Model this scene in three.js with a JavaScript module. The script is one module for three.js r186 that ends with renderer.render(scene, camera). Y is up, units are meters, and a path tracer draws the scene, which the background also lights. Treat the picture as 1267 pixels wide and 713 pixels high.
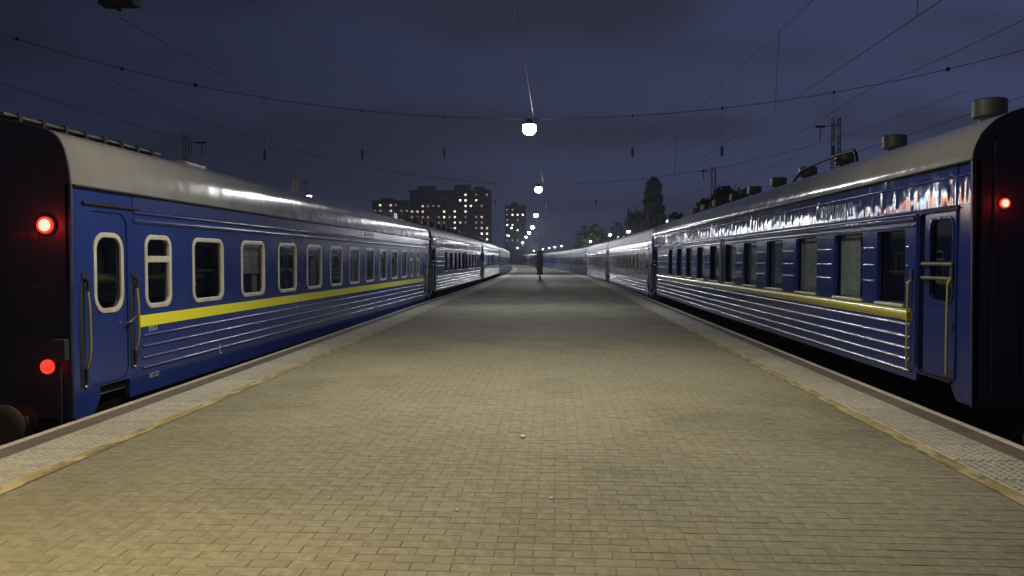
import * as THREE from 'three';
import { RoundedBoxGeometry } from 'three/addons/geometries/RoundedBoxGeometry.js';
import { FontLoader } from 'three/addons/loaders/FontLoader.js';
import { TextGeometry } from 'three/addons/geometries/TextGeometry.js';
import { mergeGeometries } from 'three/addons/utils/BufferGeometryUtils.js';

// ---------------------------------------------------------------- camera, sky, sun, exposure
const scene = new THREE.Scene();
const camera = new THREE.PerspectiveCamera(39.78, 1024 / 576, 0.1, 3000);
camera.position.set(0, 1.6, 0);
camera.rotation.order = 'YXZ';
camera.rotation.set(-0.0354, 0.0536, 0);

let seed = 20231;
function rnd() { seed = (seed * 1664525 + 1013904223) >>> 0; return seed / 4294967296; }
const rr = (a, b) => a + (b - a) * rnd();
function hash(x, y, k = 0) {
  let h = (Math.imul(x | 0, 374761393) + Math.imul(y | 0, 668265263) + Math.imul(k | 0, 974634777)) | 0;
  h = Math.imul(h ^ (h >>> 13), 1274126177); h ^= h >>> 16;
  return (h >>> 0) / 4294967296;
}
function vnoise(x, y, px = 0, py = 0, k = 0) {           // value noise, periodic with px, py cells when given
  const xi = Math.floor(x), yi = Math.floor(y), fx = x - xi, fy = y - yi;
  const u = fx * fx * (3 - 2 * fx), v = fy * fy * (3 - 2 * fy);
  const m = (a, p) => (p ? ((a % p) + p) % p : a);
  const h = (a, b) => hash(m(a, px), m(b, py), k);
  return (h(xi, yi) * (1 - u) + h(xi + 1, yi) * u) * (1 - v) + (h(xi, yi + 1) * (1 - u) + h(xi + 1, yi + 1) * u) * v;
}
function fbm(x, y, oct = 4, px = 0, py = 0, k = 0) {
  let s = 0, a = 0.5, t = 0;
  for (let i = 0; i < oct; i++) { s += a * vnoise(x, y, px, py, k + i * 17); t += a; a *= 0.5; x *= 2; y *= 2; px *= 2; py *= 2; }
  return s / t;
}

const SKY_GAIN = 1.0;
{
  const W = 512, H = 256, d = new Float32Array(W * H * 4);
  for (let j = 0; j < H; j++) for (let i = 0; i < W; i++) {
    const el = ((j + 0.5) / H - 0.5) * Math.PI;                     // row 0 is straight down
    const az = ((i + 0.5) / W - 0.5) * 2 * Math.PI;                  // direction (cos az, sin az) in x, z
    const x = Math.cos(az) * Math.cos(el), z = Math.sin(az) * Math.cos(el), y = Math.sin(el);
    const up = Math.max(y, 0);
    const dusk = 0.5 + 0.5 * (x * 0.93 - z * 0.36);                  // after-glow in the west, to the right
    const q = Math.max(y, 0.03) + 0.12;
    const c = fbm(x / q * 0.8 + 7, z / q * 1.7 + 3, 6);
    const cl = THREE.MathUtils.smoothstep(c, 0.40, 0.60) * (0.5 + 0.5 * Math.min(1, up * 6));
    const k = (0.5 + 3.0 * dusk * dusk) * SKY_GAIN;
    const low = Math.exp(-up * 7);
    let r = (0.0150 + 0.0045 * low) * k, g = (0.0185 + 0.004 * low) * k, b = (0.0425 + 0.001 * low) * k;
    const thick = cl * (0.45 + 0.55 * dusk); r *= 1 - 0.3 * thick; g *= 1 - 0.38 * thick; b *= 1 - 0.52 * thick;
    const o = (j * W + i) * 4;
    if (y < 0) { r *= 0.5; g *= 0.5; b *= 0.45; }
    d[o] = r; d[o + 1] = g; d[o + 2] = b; d[o + 3] = 1;
  }
  const t = new THREE.DataTexture(d, W, H, THREE.RGBAFormat, THREE.FloatType);
  t.mapping = THREE.EquirectangularReflectionMapping; t.magFilter = THREE.LinearFilter; t.minFilter = THREE.LinearFilter;
  t.needsUpdate = true;
  scene.background = t; scene.environment = t;
}
const sun = new THREE.DirectionalLight(0xfff0e0, 0.012);              // the last of the after-glow
sun.position.set(60, 20, -24); sun.castShadow = true; sun.shadow.radius = 40;
Object.assign(sun.shadow.camera, { left: -60, right: 60, top: 60, bottom: -60, near: 1, far: 400 });
scene.add(sun);
scene.fog = new THREE.FogExp2(0xb8bed0, 0.0005);
const EXPOSURE = 1.0;

// ---------------------------------------------------------------- helpers
const used = {};
function numbered(n) { if (!(n in used)) { used[n] = 0; return n; } used[n]++; return n + '_' + String(used[n]).padStart(3, '0'); }
function mesh(name, geo, mat, parent) {
  const m = new THREE.Mesh(geo, mat); m.castShadow = m.receiveShadow = true;
  m.name = (parent || scene) === scene ? numbered(name) : name;
  (parent || scene).add(m); return m;
}
function tag(o, label, category, group) { o.userData.label = label; o.userData.category = category; if (group) o.userData.group = group; return o; }
function thing(name, label, category, pos = [0, 0, 0], turn = 0, group) {
  const g = new THREE.Group(); g.name = numbered(name); g.position.set(...pos); g.rotation.y = turn; scene.add(g);
  return tag(g, label, category, group);
}
function struct(o) { o.userData.kind = 'structure'; return o; }
function stuff(o) { o.userData.kind = 'stuff'; return o; }
function uvm(geo) {                                                 // uv in metres, by the face's main direction
  if (geo.index) geo = geo.toNonIndexed();
  const p = geo.attributes.position, n = geo.attributes.normal, uv = new Float32Array(p.count * 2);
  for (let i = 0; i < p.count; i++) {
    const ax = Math.abs(n.getX(i)), ay = Math.abs(n.getY(i)), az = Math.abs(n.getZ(i));
    let u, v;
    if (ay >= ax && ay >= az) { u = p.getX(i); v = p.getZ(i); } else if (ax >= az) { u = p.getZ(i); v = p.getY(i); } else { u = p.getX(i); v = p.getY(i); }
    uv[2 * i] = u; uv[2 * i + 1] = v;
  }
  geo.setAttribute('uv', new THREE.BufferAttribute(uv, 2));
  return geo;
}
function box(x0, x1, y0, y1, z0, z1) {
  const g = new THREE.BoxGeometry(x1 - x0, y1 - y0, z1 - z0); g.translate((x0 + x1) / 2, (y0 + y1) / 2, (z0 + z1) / 2); return uvm(g);
}
function rbox(x0, x1, y0, y1, z0, z1, r = 0.01) {
  const g = new RoundedBoxGeometry(Math.abs(x1 - x0), Math.abs(y1 - y0), Math.abs(z1 - z0), 2, r); g.translate((x0 + x1) / 2, (y0 + y1) / 2, (z0 + z1) / 2); return uvm(g);
}
function merge(list) {
  return mergeGeometries(list.map((g) => {
    g = g.index ? g.toNonIndexed() : g;
    for (const k of Object.keys(g.attributes)) if (!['position', 'normal', 'uv'].includes(k)) g.deleteAttribute(k);
    return g;
  }));
}
function tube(pts, r, seg = 5, n) {
  const c = pts.length === 2 ? new THREE.LineCurve3(new THREE.Vector3(...pts[0]), new THREE.Vector3(...pts[1])) : new THREE.CatmullRomCurve3(pts.map((p) => new THREE.Vector3(...p)));
  return new THREE.TubeGeometry(c, n || (pts.length === 2 ? 1 : pts.length * 4), r, seg, false).toNonIndexed();
}
function rodZ(r, len, x, y, z, sx = 1, sy = 1, seg = 14) {              // rod along z, capped
  const g = new THREE.CylinderGeometry(r, r, len, seg, 1); g.rotateX(Math.PI / 2); g.scale(sx, sy, 1); g.translate(x, y, z); return uvm(g);
}
function roundRect(path, x0, x1, y0, y1, r) {
  r = Math.min(r, (x1 - x0) / 2 - 1e-4, (y1 - y0) / 2 - 1e-4);
  path.moveTo(x0 + r, y0); path.lineTo(x1 - r, y0); path.absarc(x1 - r, y0 + r, r, -Math.PI / 2, 0, false);
  path.lineTo(x1, y1 - r); path.absarc(x1 - r, y1 - r, r, 0, Math.PI / 2, false);
  path.lineTo(x0 + r, y1); path.absarc(x0 + r, y1 - r, r, Math.PI / 2, Math.PI, false);
  path.lineTo(x0, y0 + r); path.absarc(x0 + r, y0 + r, r, Math.PI, Math.PI * 1.5, false);
  path.closePath(); return path;
}
// a shape drawn in (s, y) on a car side, extruded to thickness t; s runs along the car from its near end
function sidePlate(shape, t, dir, xOut, hl, bevel = 0) {
  // shape is drawn in (z-like = s, y). Extrude along +k, then map: (s, y, k) -> (x = xOut - dir*(t-k)..., y, z = hl - s)
  const g = new THREE.ExtrudeGeometry(shape, { depth: t - 2 * bevel, bevelEnabled: bevel > 0, bevelThickness: bevel, bevelSize: bevel, bevelOffset: -bevel, bevelSegments: 2, curveSegments: 6 });
  const p = g.attributes.position, n = g.attributes.normal;
  for (let i = 0; i < p.count; i++) {
    const s = p.getX(i), y = p.getY(i), k = p.getZ(i) + bevel, ns = n.getX(i), ny = n.getY(i), nk = n.getZ(i);
    p.setXYZ(i, xOut - dir * (t - k), y, hl - s); n.setXYZ(i, dir * nk, ny, -ns);
  }
  if (dir < 0) {                                                        // keep the winding outward
    // mapping (s,y,k)->(dir*k, y, -s) has determinant dir
    const q = g.attributes.position, m = g.attributes.normal;
    for (let i = 0; i < q.count; i += 3) {
      for (const a of [q, m]) {
        const t1 = [a.getX(i + 1), a.getY(i + 1), a.getZ(i + 1)];
        a.setXYZ(i + 1, a.getX(i + 2), a.getY(i + 2), a.getZ(i + 2)); a.setXYZ(i + 2, ...t1);
      }
    }
  }
  return uvm(g);
}

// ---------------------------------------------------------------- textures and materials
function dataTex(W, H, f, srgb) {
  const d = new Uint8Array(W * H * 4);
  for (let j = 0; j < H; j++) for (let i = 0; i < W; i++) {
    const c = f(i / W, j / H), o = (j * W + i) * 4;
    const a = typeof c === 'number' ? [c, c, c] : c;
    for (let k = 0; k < 3; k++) d[o + k] = Math.max(0, Math.min(255, Math.round(a[k] * 255)));
    d[o + 3] = 255;
  }
  const t = new THREE.DataTexture(d, W, H); t.wrapS = t.wrapT = THREE.RepeatWrapping; t.magFilter = THREE.LinearFilter; t.minFilter = THREE.LinearMipmapLinearFilter; t.generateMipmaps = true;
  if (srgb) t.colorSpace = THREE.SRGBColorSpace;
  t.needsUpdate = true; return t;
}
function rep(t, mu, mv) { const c = t.clone(); c.repeat.set(1 / mu, 1 / mv); c.needsUpdate = true; return c; }
const T = {
  grain: dataTex(256, 256, (u, v) => 0.72 + 0.36 * (fbm(u * 16, v * 16, 4, 16, 16, 3) - 0.5) + 0.22 * (hash(u * 256, v * 256, 5) - 0.5) + 0.3 * (fbm(u * 4, v * 4, 2, 4, 4, 9) - 0.5)),
  rough: dataTex(256, 256, (u, v) => 0.75 + 0.5 * (fbm(u * 8, v * 8, 4, 8, 8, 33) - 0.5)),
  dirt: dataTex(512, 512, (u, v) => { const a = fbm(u * 6, v * 3, 5, 6, 3, 21), b = fbm(u * 40, v * 4, 3, 40, 4, 29); return 0.80 + 0.45 * (a - 0.5) + 0.28 * (b - 0.5); }),
  paint: dataTex(512, 512, (u, v) => 0.88 + 0.2 * (fbm(u * 5, v * 3, 4, 5, 3, 121) - 0.5) + 0.16 * (fbm(u * 48, v * 3, 3, 48, 3, 129) - 0.5)),
  gritBump: dataTex(256, 256, (u, v) => 0.6 * fbm(u * 32, v * 32, 3, 32, 32, 41) + 0.4 * hash(u * 256, v * 256, 43)),
  // sheet steel: slow buckles between the frames and finer hand-beaten ripples
  wave: dataTex(512, 512, (u, v) => 0.62 * fbm(u * 8, v * 5, 2, 8, 5, 51) + 0.38 * vnoise(u * 24, v * 12, 24, 12, 57)),
  ripple: dataTex(512, 256, (u, v) => 0.60 * vnoise(u * 44, v * 4 + 0.6 * vnoise(u * 20, v * 3, 20, 3, 63), 44, 4, 61) + 0.40 * fbm(u * 20, v * 5, 2, 20, 5, 67)),
  studs: dataTex(256, 256, (u, v) => { const a = (u * 8) % 1 - 0.5, b = (v * 8) % 1 - 0.5, r = Math.hypot(a, b); return THREE.MathUtils.smoothstep(0.36 - r, 0, 0.12) * 0.8 + 0.2 * hash(u * 256, v * 256, 71); }),
};
const lin = (r, g, b) => new THREE.Color().setRGB(r, g, b);
const std = (o) => new THREE.MeshStandardMaterial(o);
const phys = (o) => new THREE.MeshPhysicalMaterial(o);
const M = {
  blueA: phys({ color: lin(0.020, 0.042, 0.215), roughness: 0.2, roughnessMap: rep(T.rough, 1.3, 1.3), map: rep(T.paint, 3.1, 1.9), bumpMap: rep(T.wave, 6, 4), bumpScale: 0.0022 }),
  blueRib: phys({ color: lin(0.06, 0.08, 0.26), roughness: 0.2, metalness: 0.25 }),  // paler than the wall, to suggest lamp glints along the ribs
  brightRib: phys({ color: lin(0.5, 0.53, 0.62), roughness: 0.24, metalness: 0.75 }),  // pale metal stands in for lamp glints on blue gloss ribs
  underShade: phys({ color: lin(0.004, 0.004, 0.004), roughness: 0.95, specularIntensity: 0.1 }),  // near-black colour paints the shade under the cars
  blueBand: phys({ color: lin(0.03, 0.045, 0.19), roughness: 0.2, bumpMap: rep(T.wave, 3, 2.2), bumpScale: 0.0022, map: rep(T.paint, 2.3, 1.2) }),
  blueB: phys({ color: lin(0.012, 0.022, 0.125), roughness: 0.12, specularIntensity: 0.5, map: rep(T.paint, 2.7, 2.1), bumpMap: rep(T.wave, 4, 3), bumpScale: 0.002 }),
  blueRipple: phys({ color: lin(0.014, 0.024, 0.11), roughness: 0.055, bumpMap: rep(T.ripple, 4.2, 0.9), bumpScale: 0.0068, specularIntensity: 1.6 }),
  roof: std({ color: lin(0.27, 0.268, 0.25), roughness: 0.2, metalness: 0.15, roughnessMap: rep(T.rough, 2, 2), map: rep(T.paint, 4.3, 2.6), bumpMap: rep(T.wave, 4, 3), bumpScale: 0.005 }),
  roofB: std({ color: lin(0.27, 0.265, 0.25), roughness: 0.17, metalness: 0.3, roughnessMap: rep(T.rough, 2, 2), map: rep(T.paint, 3.7, 2.2), bumpMap: rep(T.wave, 3, 2), bumpScale: 0.006 }),
  endDark: std({ color: lin(0.020, 0.020, 0.062), roughness: 0.5, map: rep(T.dirt, 2, 2) }),
  rubber: std({ color: lin(0.012, 0.012, 0.013), roughness: 0.75 }),
  iron: std({ color: lin(0.02, 0.017, 0.015), roughness: 0.6, metalness: 0.4, map: rep(T.grain, 0.7, 0.7) }),
  rust: std({ color: lin(0.05, 0.034, 0.025), roughness: 0.75, map: rep(T.grain, 0.5, 0.5) }),
  rail: std({ color: lin(0.06, 0.05, 0.045), roughness: 0.6, metalness: 0.5 }),
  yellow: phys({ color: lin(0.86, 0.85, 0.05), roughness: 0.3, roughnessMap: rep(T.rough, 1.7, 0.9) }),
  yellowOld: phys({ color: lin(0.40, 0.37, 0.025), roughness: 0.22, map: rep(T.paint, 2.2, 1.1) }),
  yellowRail: std({ color: lin(0.26, 0.24, 0.04), roughness: 0.45 }),
  frame: std({ color: lin(0.62, 0.60, 0.52), roughness: 0.4, map: rep(T.dirt, 0.9, 0.7) }),
  sill: std({ color: lin(0.6, 0.6, 0.58), roughness: 0.3, metalness: 0.5 }),
  steel: std({ color: lin(0.4, 0.4, 0.4), roughness: 0.3, metalness: 0.9 }),
  glass: phys({ color: lin(0.72, 0.76, 0.76), transmission: 1, thickness: 0, roughness: 0.03, ior: 1.5 }),
  inside: std({ color: lin(0.11, 0.095, 0.075), roughness: 0.7, map: rep(T.grain, 1, 1) }),
  insideDark: std({ color: lin(0.035, 0.03, 0.026), roughness: 0.8 }),
  curtain: std({ color: lin(0.66, 0.68, 0.63), roughness: 0.9, map: rep(T.grain, 0.4, 0.4) }),
  blind: std({ color: lin(0.34, 0.33, 0.30), roughness: 0.8 }),
  curtainDim: std({ color: lin(0.30, 0.32, 0.31), roughness: 0.9, map: rep(T.grain, 0.4, 0.4) }),
  seat: std({ color: lin(0.05, 0.05, 0.09), roughness: 0.8 }),
  white: std({ color: lin(0.62, 0.62, 0.6), roughness: 0.6 }),
  chalk: std({ color: lin(0.9, 0.9, 0.88), roughness: 0.8 }),
  markRed: std({ color: lin(0.085, 0.022, 0.025), roughness: 0.7 }),
  markGrey: std({ color: lin(0.3, 0.32, 0.36), roughness: 0.6 }),
  redLamp: std({ color: lin(0.2, 0.01, 0.01), roughness: 0.4, emissive: lin(1, 0.28, 0.2), emissiveIntensity: 3.2 }),
  redLampDim: std({ color: lin(0.2, 0.01, 0.01), roughness: 0.4, emissive: lin(1, 0.06, 0.035), emissiveIntensity: 0.95 }),
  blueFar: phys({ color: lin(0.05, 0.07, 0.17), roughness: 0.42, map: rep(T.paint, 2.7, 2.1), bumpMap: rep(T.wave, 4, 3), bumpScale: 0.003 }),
  roofOld: std({ color: lin(0.17, 0.165, 0.15), roughness: 0.7, roughnessMap: rep(T.rough, 2, 2), map: rep(T.dirt, 4.3, 2.6), bumpMap: rep(T.wave, 4, 3), bumpScale: 0.005 }),
  ventGrey: std({ color: lin(0.13, 0.125, 0.11), roughness: 0.55, metalness: 0.3, map: rep(T.dirt, 0.8, 0.5) }),
  wire: std({ color: lin(0.018, 0.018, 0.02), roughness: 0.7 }),
  mast: std({ color: lin(0.26, 0.26, 0.27), roughness: 0.7 }),
  insul: std({ color: lin(0.006, 0.006, 0.007), roughness: 0.7 }),
  lampBody: std({ color: lin(0.15, 0.15, 0.16), roughness: 0.5, metalness: 0.6 }),
  postPaint: std({ color: lin(0.34, 0.34, 0.33), roughness: 0.5 }),
  board: std({ color: lin(0.025, 0.03, 0.035), roughness: 0.5 }),
};
const lampGlow = {};
function glow(kind) {                                                  // what the eye sees of a lit fitting
  const c = { white: [1, 1, 1], warm: [1, 0.86, 0.62], soft: [1, 0.95, 0.84] }[kind];
  return lampGlow[kind] ||= std({ color: lin(0.8, 0.8, 0.8), roughness: 0.3, emissive: lin(...c), emissiveIntensity: 30 });
}

// ---------------------------------------------------------------- the lines of the two tracks (d = metres ahead of the camera)
const sideL = (d) => (d < 33 ? -5.25 + 0.003 * (d - 8.4) : -5.176 - (d - 33) ** 2 / (2 * 2150));      // platform-side face of the left train
const sideR = (d) => (d < 33 ? 4.15 - 0.003 * (d - 8.1) : 4.075 - (d - 33) ** 2 / (2 * 1480));        // and of the right train
const edgeL = (d) => (d < 30 ? -4.70 - 0.0082 * d : THREE.MathUtils.lerp(-4.946, -4.91, Math.min(1, (d - 30) / 8)) + (d > 33 ? -((d - 33) ** 2) / (2 * 2150) : 0));
const edgeR = (d) => sideR(d) - 0.13 + (d < 12 ? -0.012 * (12 - d) / 12 : 0);
const DEEP = -1.2;                                                      // rail top, below the platform

// ---------------------------------------------------------------- ground and tracks
{
  const g = new THREE.PlaneGeometry(3000, 3000, 1, 1); g.rotateX(-Math.PI / 2); g.translate(0, DEEP - 0.36, -600);
  struct(mesh('ground', uvm(g), std({ color: lin(0.06, 0.055, 0.05), roughness: 0.95, map: rep(T.grain, 3.3, 3.3) })));
  const strip = (c, w, y) => {                                          // a ribbon along a line of the place
    const pos = [], idx = [], uv = [], nor = [];
    let k = 0;
    for (let d = -40; d <= 420; d += 4) { const x = c(d); pos.push(x - w, y, -d, x + w, y, -d); nor.push(0, 1, 0, 0, 1, 0); uv.push(x - w, d, x + w, d); if (k) { const a = 2 * k; idx.push(a - 2, a - 1, a, a - 1, a + 1, a); } k++; }
    const gg = new THREE.BufferGeometry(); gg.setAttribute('position', new THREE.Float32BufferAttribute(pos, 3)); gg.setAttribute('normal', new THREE.Float32BufferAttribute(nor, 3)); gg.setAttribute('uv', new THREE.Float32BufferAttribute(uv, 2)); gg.setIndex(idx); return gg;
  };
  const ballastMat = std({ color: lin(0.03, 0.026, 0.022), roughness: 1, map: rep(T.grain, 0.6, 0.6), bumpMap: rep(T.gritBump, 0.6, 0.6), bumpScale: 0.03 });
  for (const [c, side] of [[(d) => sideL(d) - 1.55, 'left'], [(d) => sideR(d) + 1.55, 'right']]) {
    struct(mesh('track_bed', strip(c, 1.5, DEEP - 0.19), ballastMat));
    const tr = thing('railway_track', side === 'left' ? 'pair of steel rails on sleepers under the train with two red tail lamps' : 'pair of steel rails on sleepers under the train with yellow door rails', 'railway track');
    const rails = [-0.76, 0.76].map((o) => { const pts = []; for (let d = -30; d <= 300; d += 10) pts.push([c(d) + o, DEEP - 0.09, -d]); return tube(pts, 0.06, 6, 60); });
    for (const r of rails) mesh('rail', r, M.rail, tr);
    const sl = [];
    for (let d = -6; d < 70; d += 0.6) { const b = box(-1.3, 1.3, DEEP - 0.26, DEEP - 0.155, -0.12, 0.12); b.translate(c(d), 0, -d); sl.push(b); }
    stuff(mesh('sleepers', merge(sl), std({ color: lin(0.12, 0.11, 0.1), roughness: 0.95 }), tr));
  }
}

// ---------------------------------------------------------------- platform
const platform = new THREE.Group(); platform.name = numbered('platform'); struct(platform); scene.add(platform);
{
  const WH = 0.075, BR = 0.225, SL = 0.53, YE = 0.14;                      // pale nose painted for the lit edge, brown coping, tactile slab, yellow line
  const ribbon = (a, b, y, d0, d1, step, ybot) => {                       // sheet between two lines, with a skirt down to ybot
    const pos = [], idx = [], uv = [];
    const n = Math.max(1, Math.round((d1 - d0) / step));
    for (let k = 0; k <= n; k++) {
      const d = d0 + (d1 - d0) * k / n, xa = a(d), xb = b(d);
      pos.push(xa, y, -d, xb, y, -d); uv.push(xa, d, xb, d);
      if (k) { const q = 2 * k; idx.push(q - 2, q - 1, q, q - 1, q + 1, q); }
    }
    if (ybot !== undefined) for (const [f, flip] of [[a, 0], [b, 1]]) {
      const base = pos.length / 3;
      for (let k = 0; k <= n; k++) {
        const d = d0 + (d1 - d0) * k / n, x = f(d); pos.push(x, y, -d, x, ybot, -d); uv.push(d, y, d, ybot);
        if (k) { const q = base + 2 * k; flip ? idx.push(q - 2, q - 1, q, q, q - 1, q + 1) : idx.push(q - 2, q, q - 1, q, q + 1, q - 1); }
      }
    }
    let g = new THREE.BufferGeometry(); g.setAttribute('position', new THREE.Float32BufferAttribute(pos, 3)); g.setAttribute('uv', new THREE.Float32BufferAttribute(uv, 2)); g.setIndex(idx);
    g = g.toNonIndexed(); g.computeVertexNormals(); return g;
  };
  const D0 = -30, D1 = 330;
  const L = (o) => (d) => edgeL(d) + o, R = (o) => (d) => edgeR(d) - o;
  const bed = std({ color: lin(0.22, 0.198, 0.135), roughness: 1, map: rep(T.grain, 0.8, 0.8) });
  mesh('platform_body', ribbon(L(0.004), R(0.004), -0.0055, D0, D1, 4, DEEP - 0.34), bed, platform);
  const inL = WH + BR + SL + YE + 0.01, inR = WH + BR + SL + YE + 0.01;
  // large, slow stains, darker sides and per-piece tone for the paving
  const tone = (x, z) => {
    const a = fbm(x * 0.35 + 40, z * 0.35, 4, 0, 0, 81), b = fbm(x * 1.3, z * 1.3 + 9, 3, 0, 0, 91);
    const c = THREE.MathUtils.smoothstep(fbm(x * 0.8 + 3, z * 0.5 + 70, 4, 0, 0, 97), 0.56, 0.7), e = THREE.MathUtils.smoothstep(Math.abs(x + 0.3), 2.2, 3.3);
    return 1 + 0.4 * (a - 0.5) + 0.2 * (b - 0.5) - 0.16 * c - 0.1 * e;
  };
  const PAVE = [0.35, 0.334, 0.232];
  const paverGeo = (du, dv) => {
    const a = 0.1055, b = 0.0520, c = 0.003, h = 0.03, P = [];
    const q = (p) => { for (const i of [0, 1, 2, 0, 2, 3]) P.push(...p[i]); };
    q([[-a + c, 0, b - c], [a - c, 0, b - c], [a - c, 0, -b + c], [-a + c, 0, -b + c]]);
    const ring = [[-a, b], [a, b], [a, -b], [-a, -b]], inn = [[-a + c, b - c], [a - c, b - c], [a - c, -b + c], [-a + c, -b + c]];
    for (let i = 0; i < 4; i++) { const j = (i + 1) % 4; q([[ring[i][0], -c, ring[i][1]], [ring[j][0], -c, ring[j][1]], [inn[j][0], 0, inn[j][1]], [inn[i][0], 0, inn[i][1]]]); q([[ring[i][0], -h, ring[i][1]], [ring[j][0], -h, ring[j][1]], [ring[j][0], -c, ring[j][1]], [ring[i][0], -c, ring[i][1]]]); }
    let g = new THREE.BufferGeometry(); g.setAttribute('position', new THREE.Float32BufferAttribute(P, 3)); g.computeVertexNormals();
    g = uvm(g); const uv = g.attributes.uv; for (let i = 0; i < uv.count; i++) uv.setXY(i, uv.getX(i) + du, uv.getY(i) + dv);
    return g;
  };
  const geos = [0, 1, 2, 3, 4, 5].map((k) => paverGeo(0.31 * k, 0.17 * k));
  const pm = (k) => phys({ color: lin(PAVE[0] * k, PAVE[1] * k, PAVE[2] * k), roughness: 0.86, specularIntensity: 0.55, map: rep(T.grain, 0.55, 0.55), bumpMap: rep(T.gritBump, 0.3, 0.3), bumpScale: 0.0012 });
  const tones = []; for (let k = 0; k < 12; k++) tones.push(0.72 + 0.05 * k);
  const pmats = tones.map(pm);
  const spots = [];
  for (let r = 0, d = 1.5; d < 42; d += 0.107, r++) {
    const off = (r % 2) * 0.107 + 0.012 * (hash(r, 3, 5) - 0.5);
    const x0 = edgeL(d) + inL, x1 = edgeR(d) - inR;
    for (let i = Math.floor((x0 - off) / 0.214); ; i++) {                      // cut pavers end each course at the yellow line
      const xc = i * 0.214 + off, a = Math.max(x0, xc - 0.107), b = Math.min(x1, xc + 0.107); if (xc - 0.107 > x1) break; if (b - a < 0.02) continue;
      spots.push([(a + b) / 2, -d, 0.0025 * (hash(i, r, 7) - 0.5) - 0.0008, hash(i, r, 11), hash(i, r, 13), (b - a) / 0.214]);
    }
  }
  const big = spots.map((s, i) => [Math.abs(s[0] + s[1] * 0.05) < 0.66 * -s[1] + 0.2 && s[1] < -3.93 ? -s[1] : 1e9, i]).sort((a, b) => a[0] - b[0]).slice(0, 300).map((a) => a[1]);
  const single = new Set(big);
  const field = [];
  spots.forEach((s, i) => {
    const t = tone(s[0], s[1]) * (0.955 + 0.09 * s[3]);
    if (!single.has(i)) { field.push([s, t]); return; }
    let k = 0; tones.forEach((v, j) => { if (Math.abs(v - t) < Math.abs(tones[k] - t)) k = j; });
    const m = mesh('paver', geos[Math.floor(s[3] * 6)], pmats[k], platform);
    m.position.set(s[0], s[2], s[1]); m.scale.x = s[5]; m.rotation.set(0.012 * (s[3] - 0.5), 0.02 * (s[4] - 0.5) + (s[4] > 0.5 ? Math.PI : 0), 0.007 * (s[4] - 0.5));
  });
  const per = geos.map(() => []); field.forEach((f) => per[Math.floor(f[0][3] * 6)].push(f));
  const fm = pm(1); const E = new THREE.Euler(), Q = new THREE.Quaternion(), X = new THREE.Matrix4();
  per.forEach((list, gi) => {
    const im = new THREE.InstancedMesh(geos[gi], fm, list.length); im.name = 'paver_field'; im.castShadow = im.receiveShadow = true;
    list.forEach(([s, t], i) => {
      E.set(0.012 * (s[3] - 0.5), 0.02 * (s[4] - 0.5) + (s[4] > 0.5 ? Math.PI : 0), 0.007 * (s[4] - 0.5)); Q.setFromEuler(E);
      X.compose(new THREE.Vector3(s[0], s[2], s[1]), Q, new THREE.Vector3(s[5], 1, 1)); im.setMatrixAt(i, X); im.setColorAt(i, lin(t, t * (1 + 0.02 * (s[4] - 0.5)), t * (1 + 0.08 * (s[3] - 0.5))));
    });
    stuff(im); platform.add(im);
  });
  stuff(mesh('distant_paving', ribbon(L(inL), R(inR), -0.001, 42, D1, 3), phys({ specularIntensity: 0.55, color: lin(PAVE[0] * 0.72, PAVE[1] * 0.72, PAVE[2] * 0.74), roughness: 0.86, map: rep(T.grain, 2.7, 2.7), bumpMap: rep(T.gritBump, 0.8, 0.8), bumpScale: 0.003 }), platform));
  stuff(mesh('rear_paving', ribbon(L(inL), R(inR), -0.001, D0, 1.43, 3), fm, platform));
  // edge strips, piece by piece near the camera
  const coping = [0, 1, 2].map((k) => std({ color: lin(0.18 - 0.02 * k, 0.153 - 0.017 * k, 0.125 - 0.013 * k), roughness: 0.8, map: rep(T.grain, 0.5, 0.5), bumpMap: rep(T.gritBump, 0.3, 0.3), bumpScale: 0.003 }));
  const noseM = [0, 1].map((k) => std({ color: lin(0.62 - 0.1 * k, 0.56 - 0.09 * k, 0.46 - 0.07 * k), roughness: 0.75, map: rep(T.grain, 0.45, 0.45), bumpMap: rep(T.gritBump, 0.3, 0.3), bumpScale: 0.004 }));  // pale colour stands in for the lit chamfer of the edge
  const slabM = [0, 1, 2, 3].map((k) => { const c = 0.58 - 0.035 * k; return std({ color: lin(c, c * 0.97, c * 0.8), roughness: 0.8, map: rep(T.grain, 0.7, 0.7), bumpMap: rep(T.studs, 0.53, 0.53), bumpScale: 0.014 }); });
  const plainM = [0, 1, 2].map((k) => { const c = 0.54 - 0.03 * k; return std({ color: lin(c, c * 0.965, c * 0.79), roughness: 0.8, map: rep(T.grain, 0.6, 0.6), bumpMap: rep(T.gritBump, 0.25, 0.25), bumpScale: 0.004 }); });
  const wornMap = (() => dataTex(256, 64, (u, v) => { const w = fbm(u * 24, v * 4, 4, 24, 4, 101) + 0.25 * Math.sin(v * Math.PI) - 0.12; const k = THREE.MathUtils.smoothstep(w, 0.44, 0.56); const p = THREE.MathUtils.smoothstep(fbm(u * 9, v * 2, 3, 9, 2, 111), 0.5, 0.62); return [0.50 + 0.13 * k + 0.09 * p * k, 0.465 + 0.12 * k + 0.1 * p * k, 0.375 + 0.02 * k + 0.14 * p * k]; }, true))();
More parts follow.
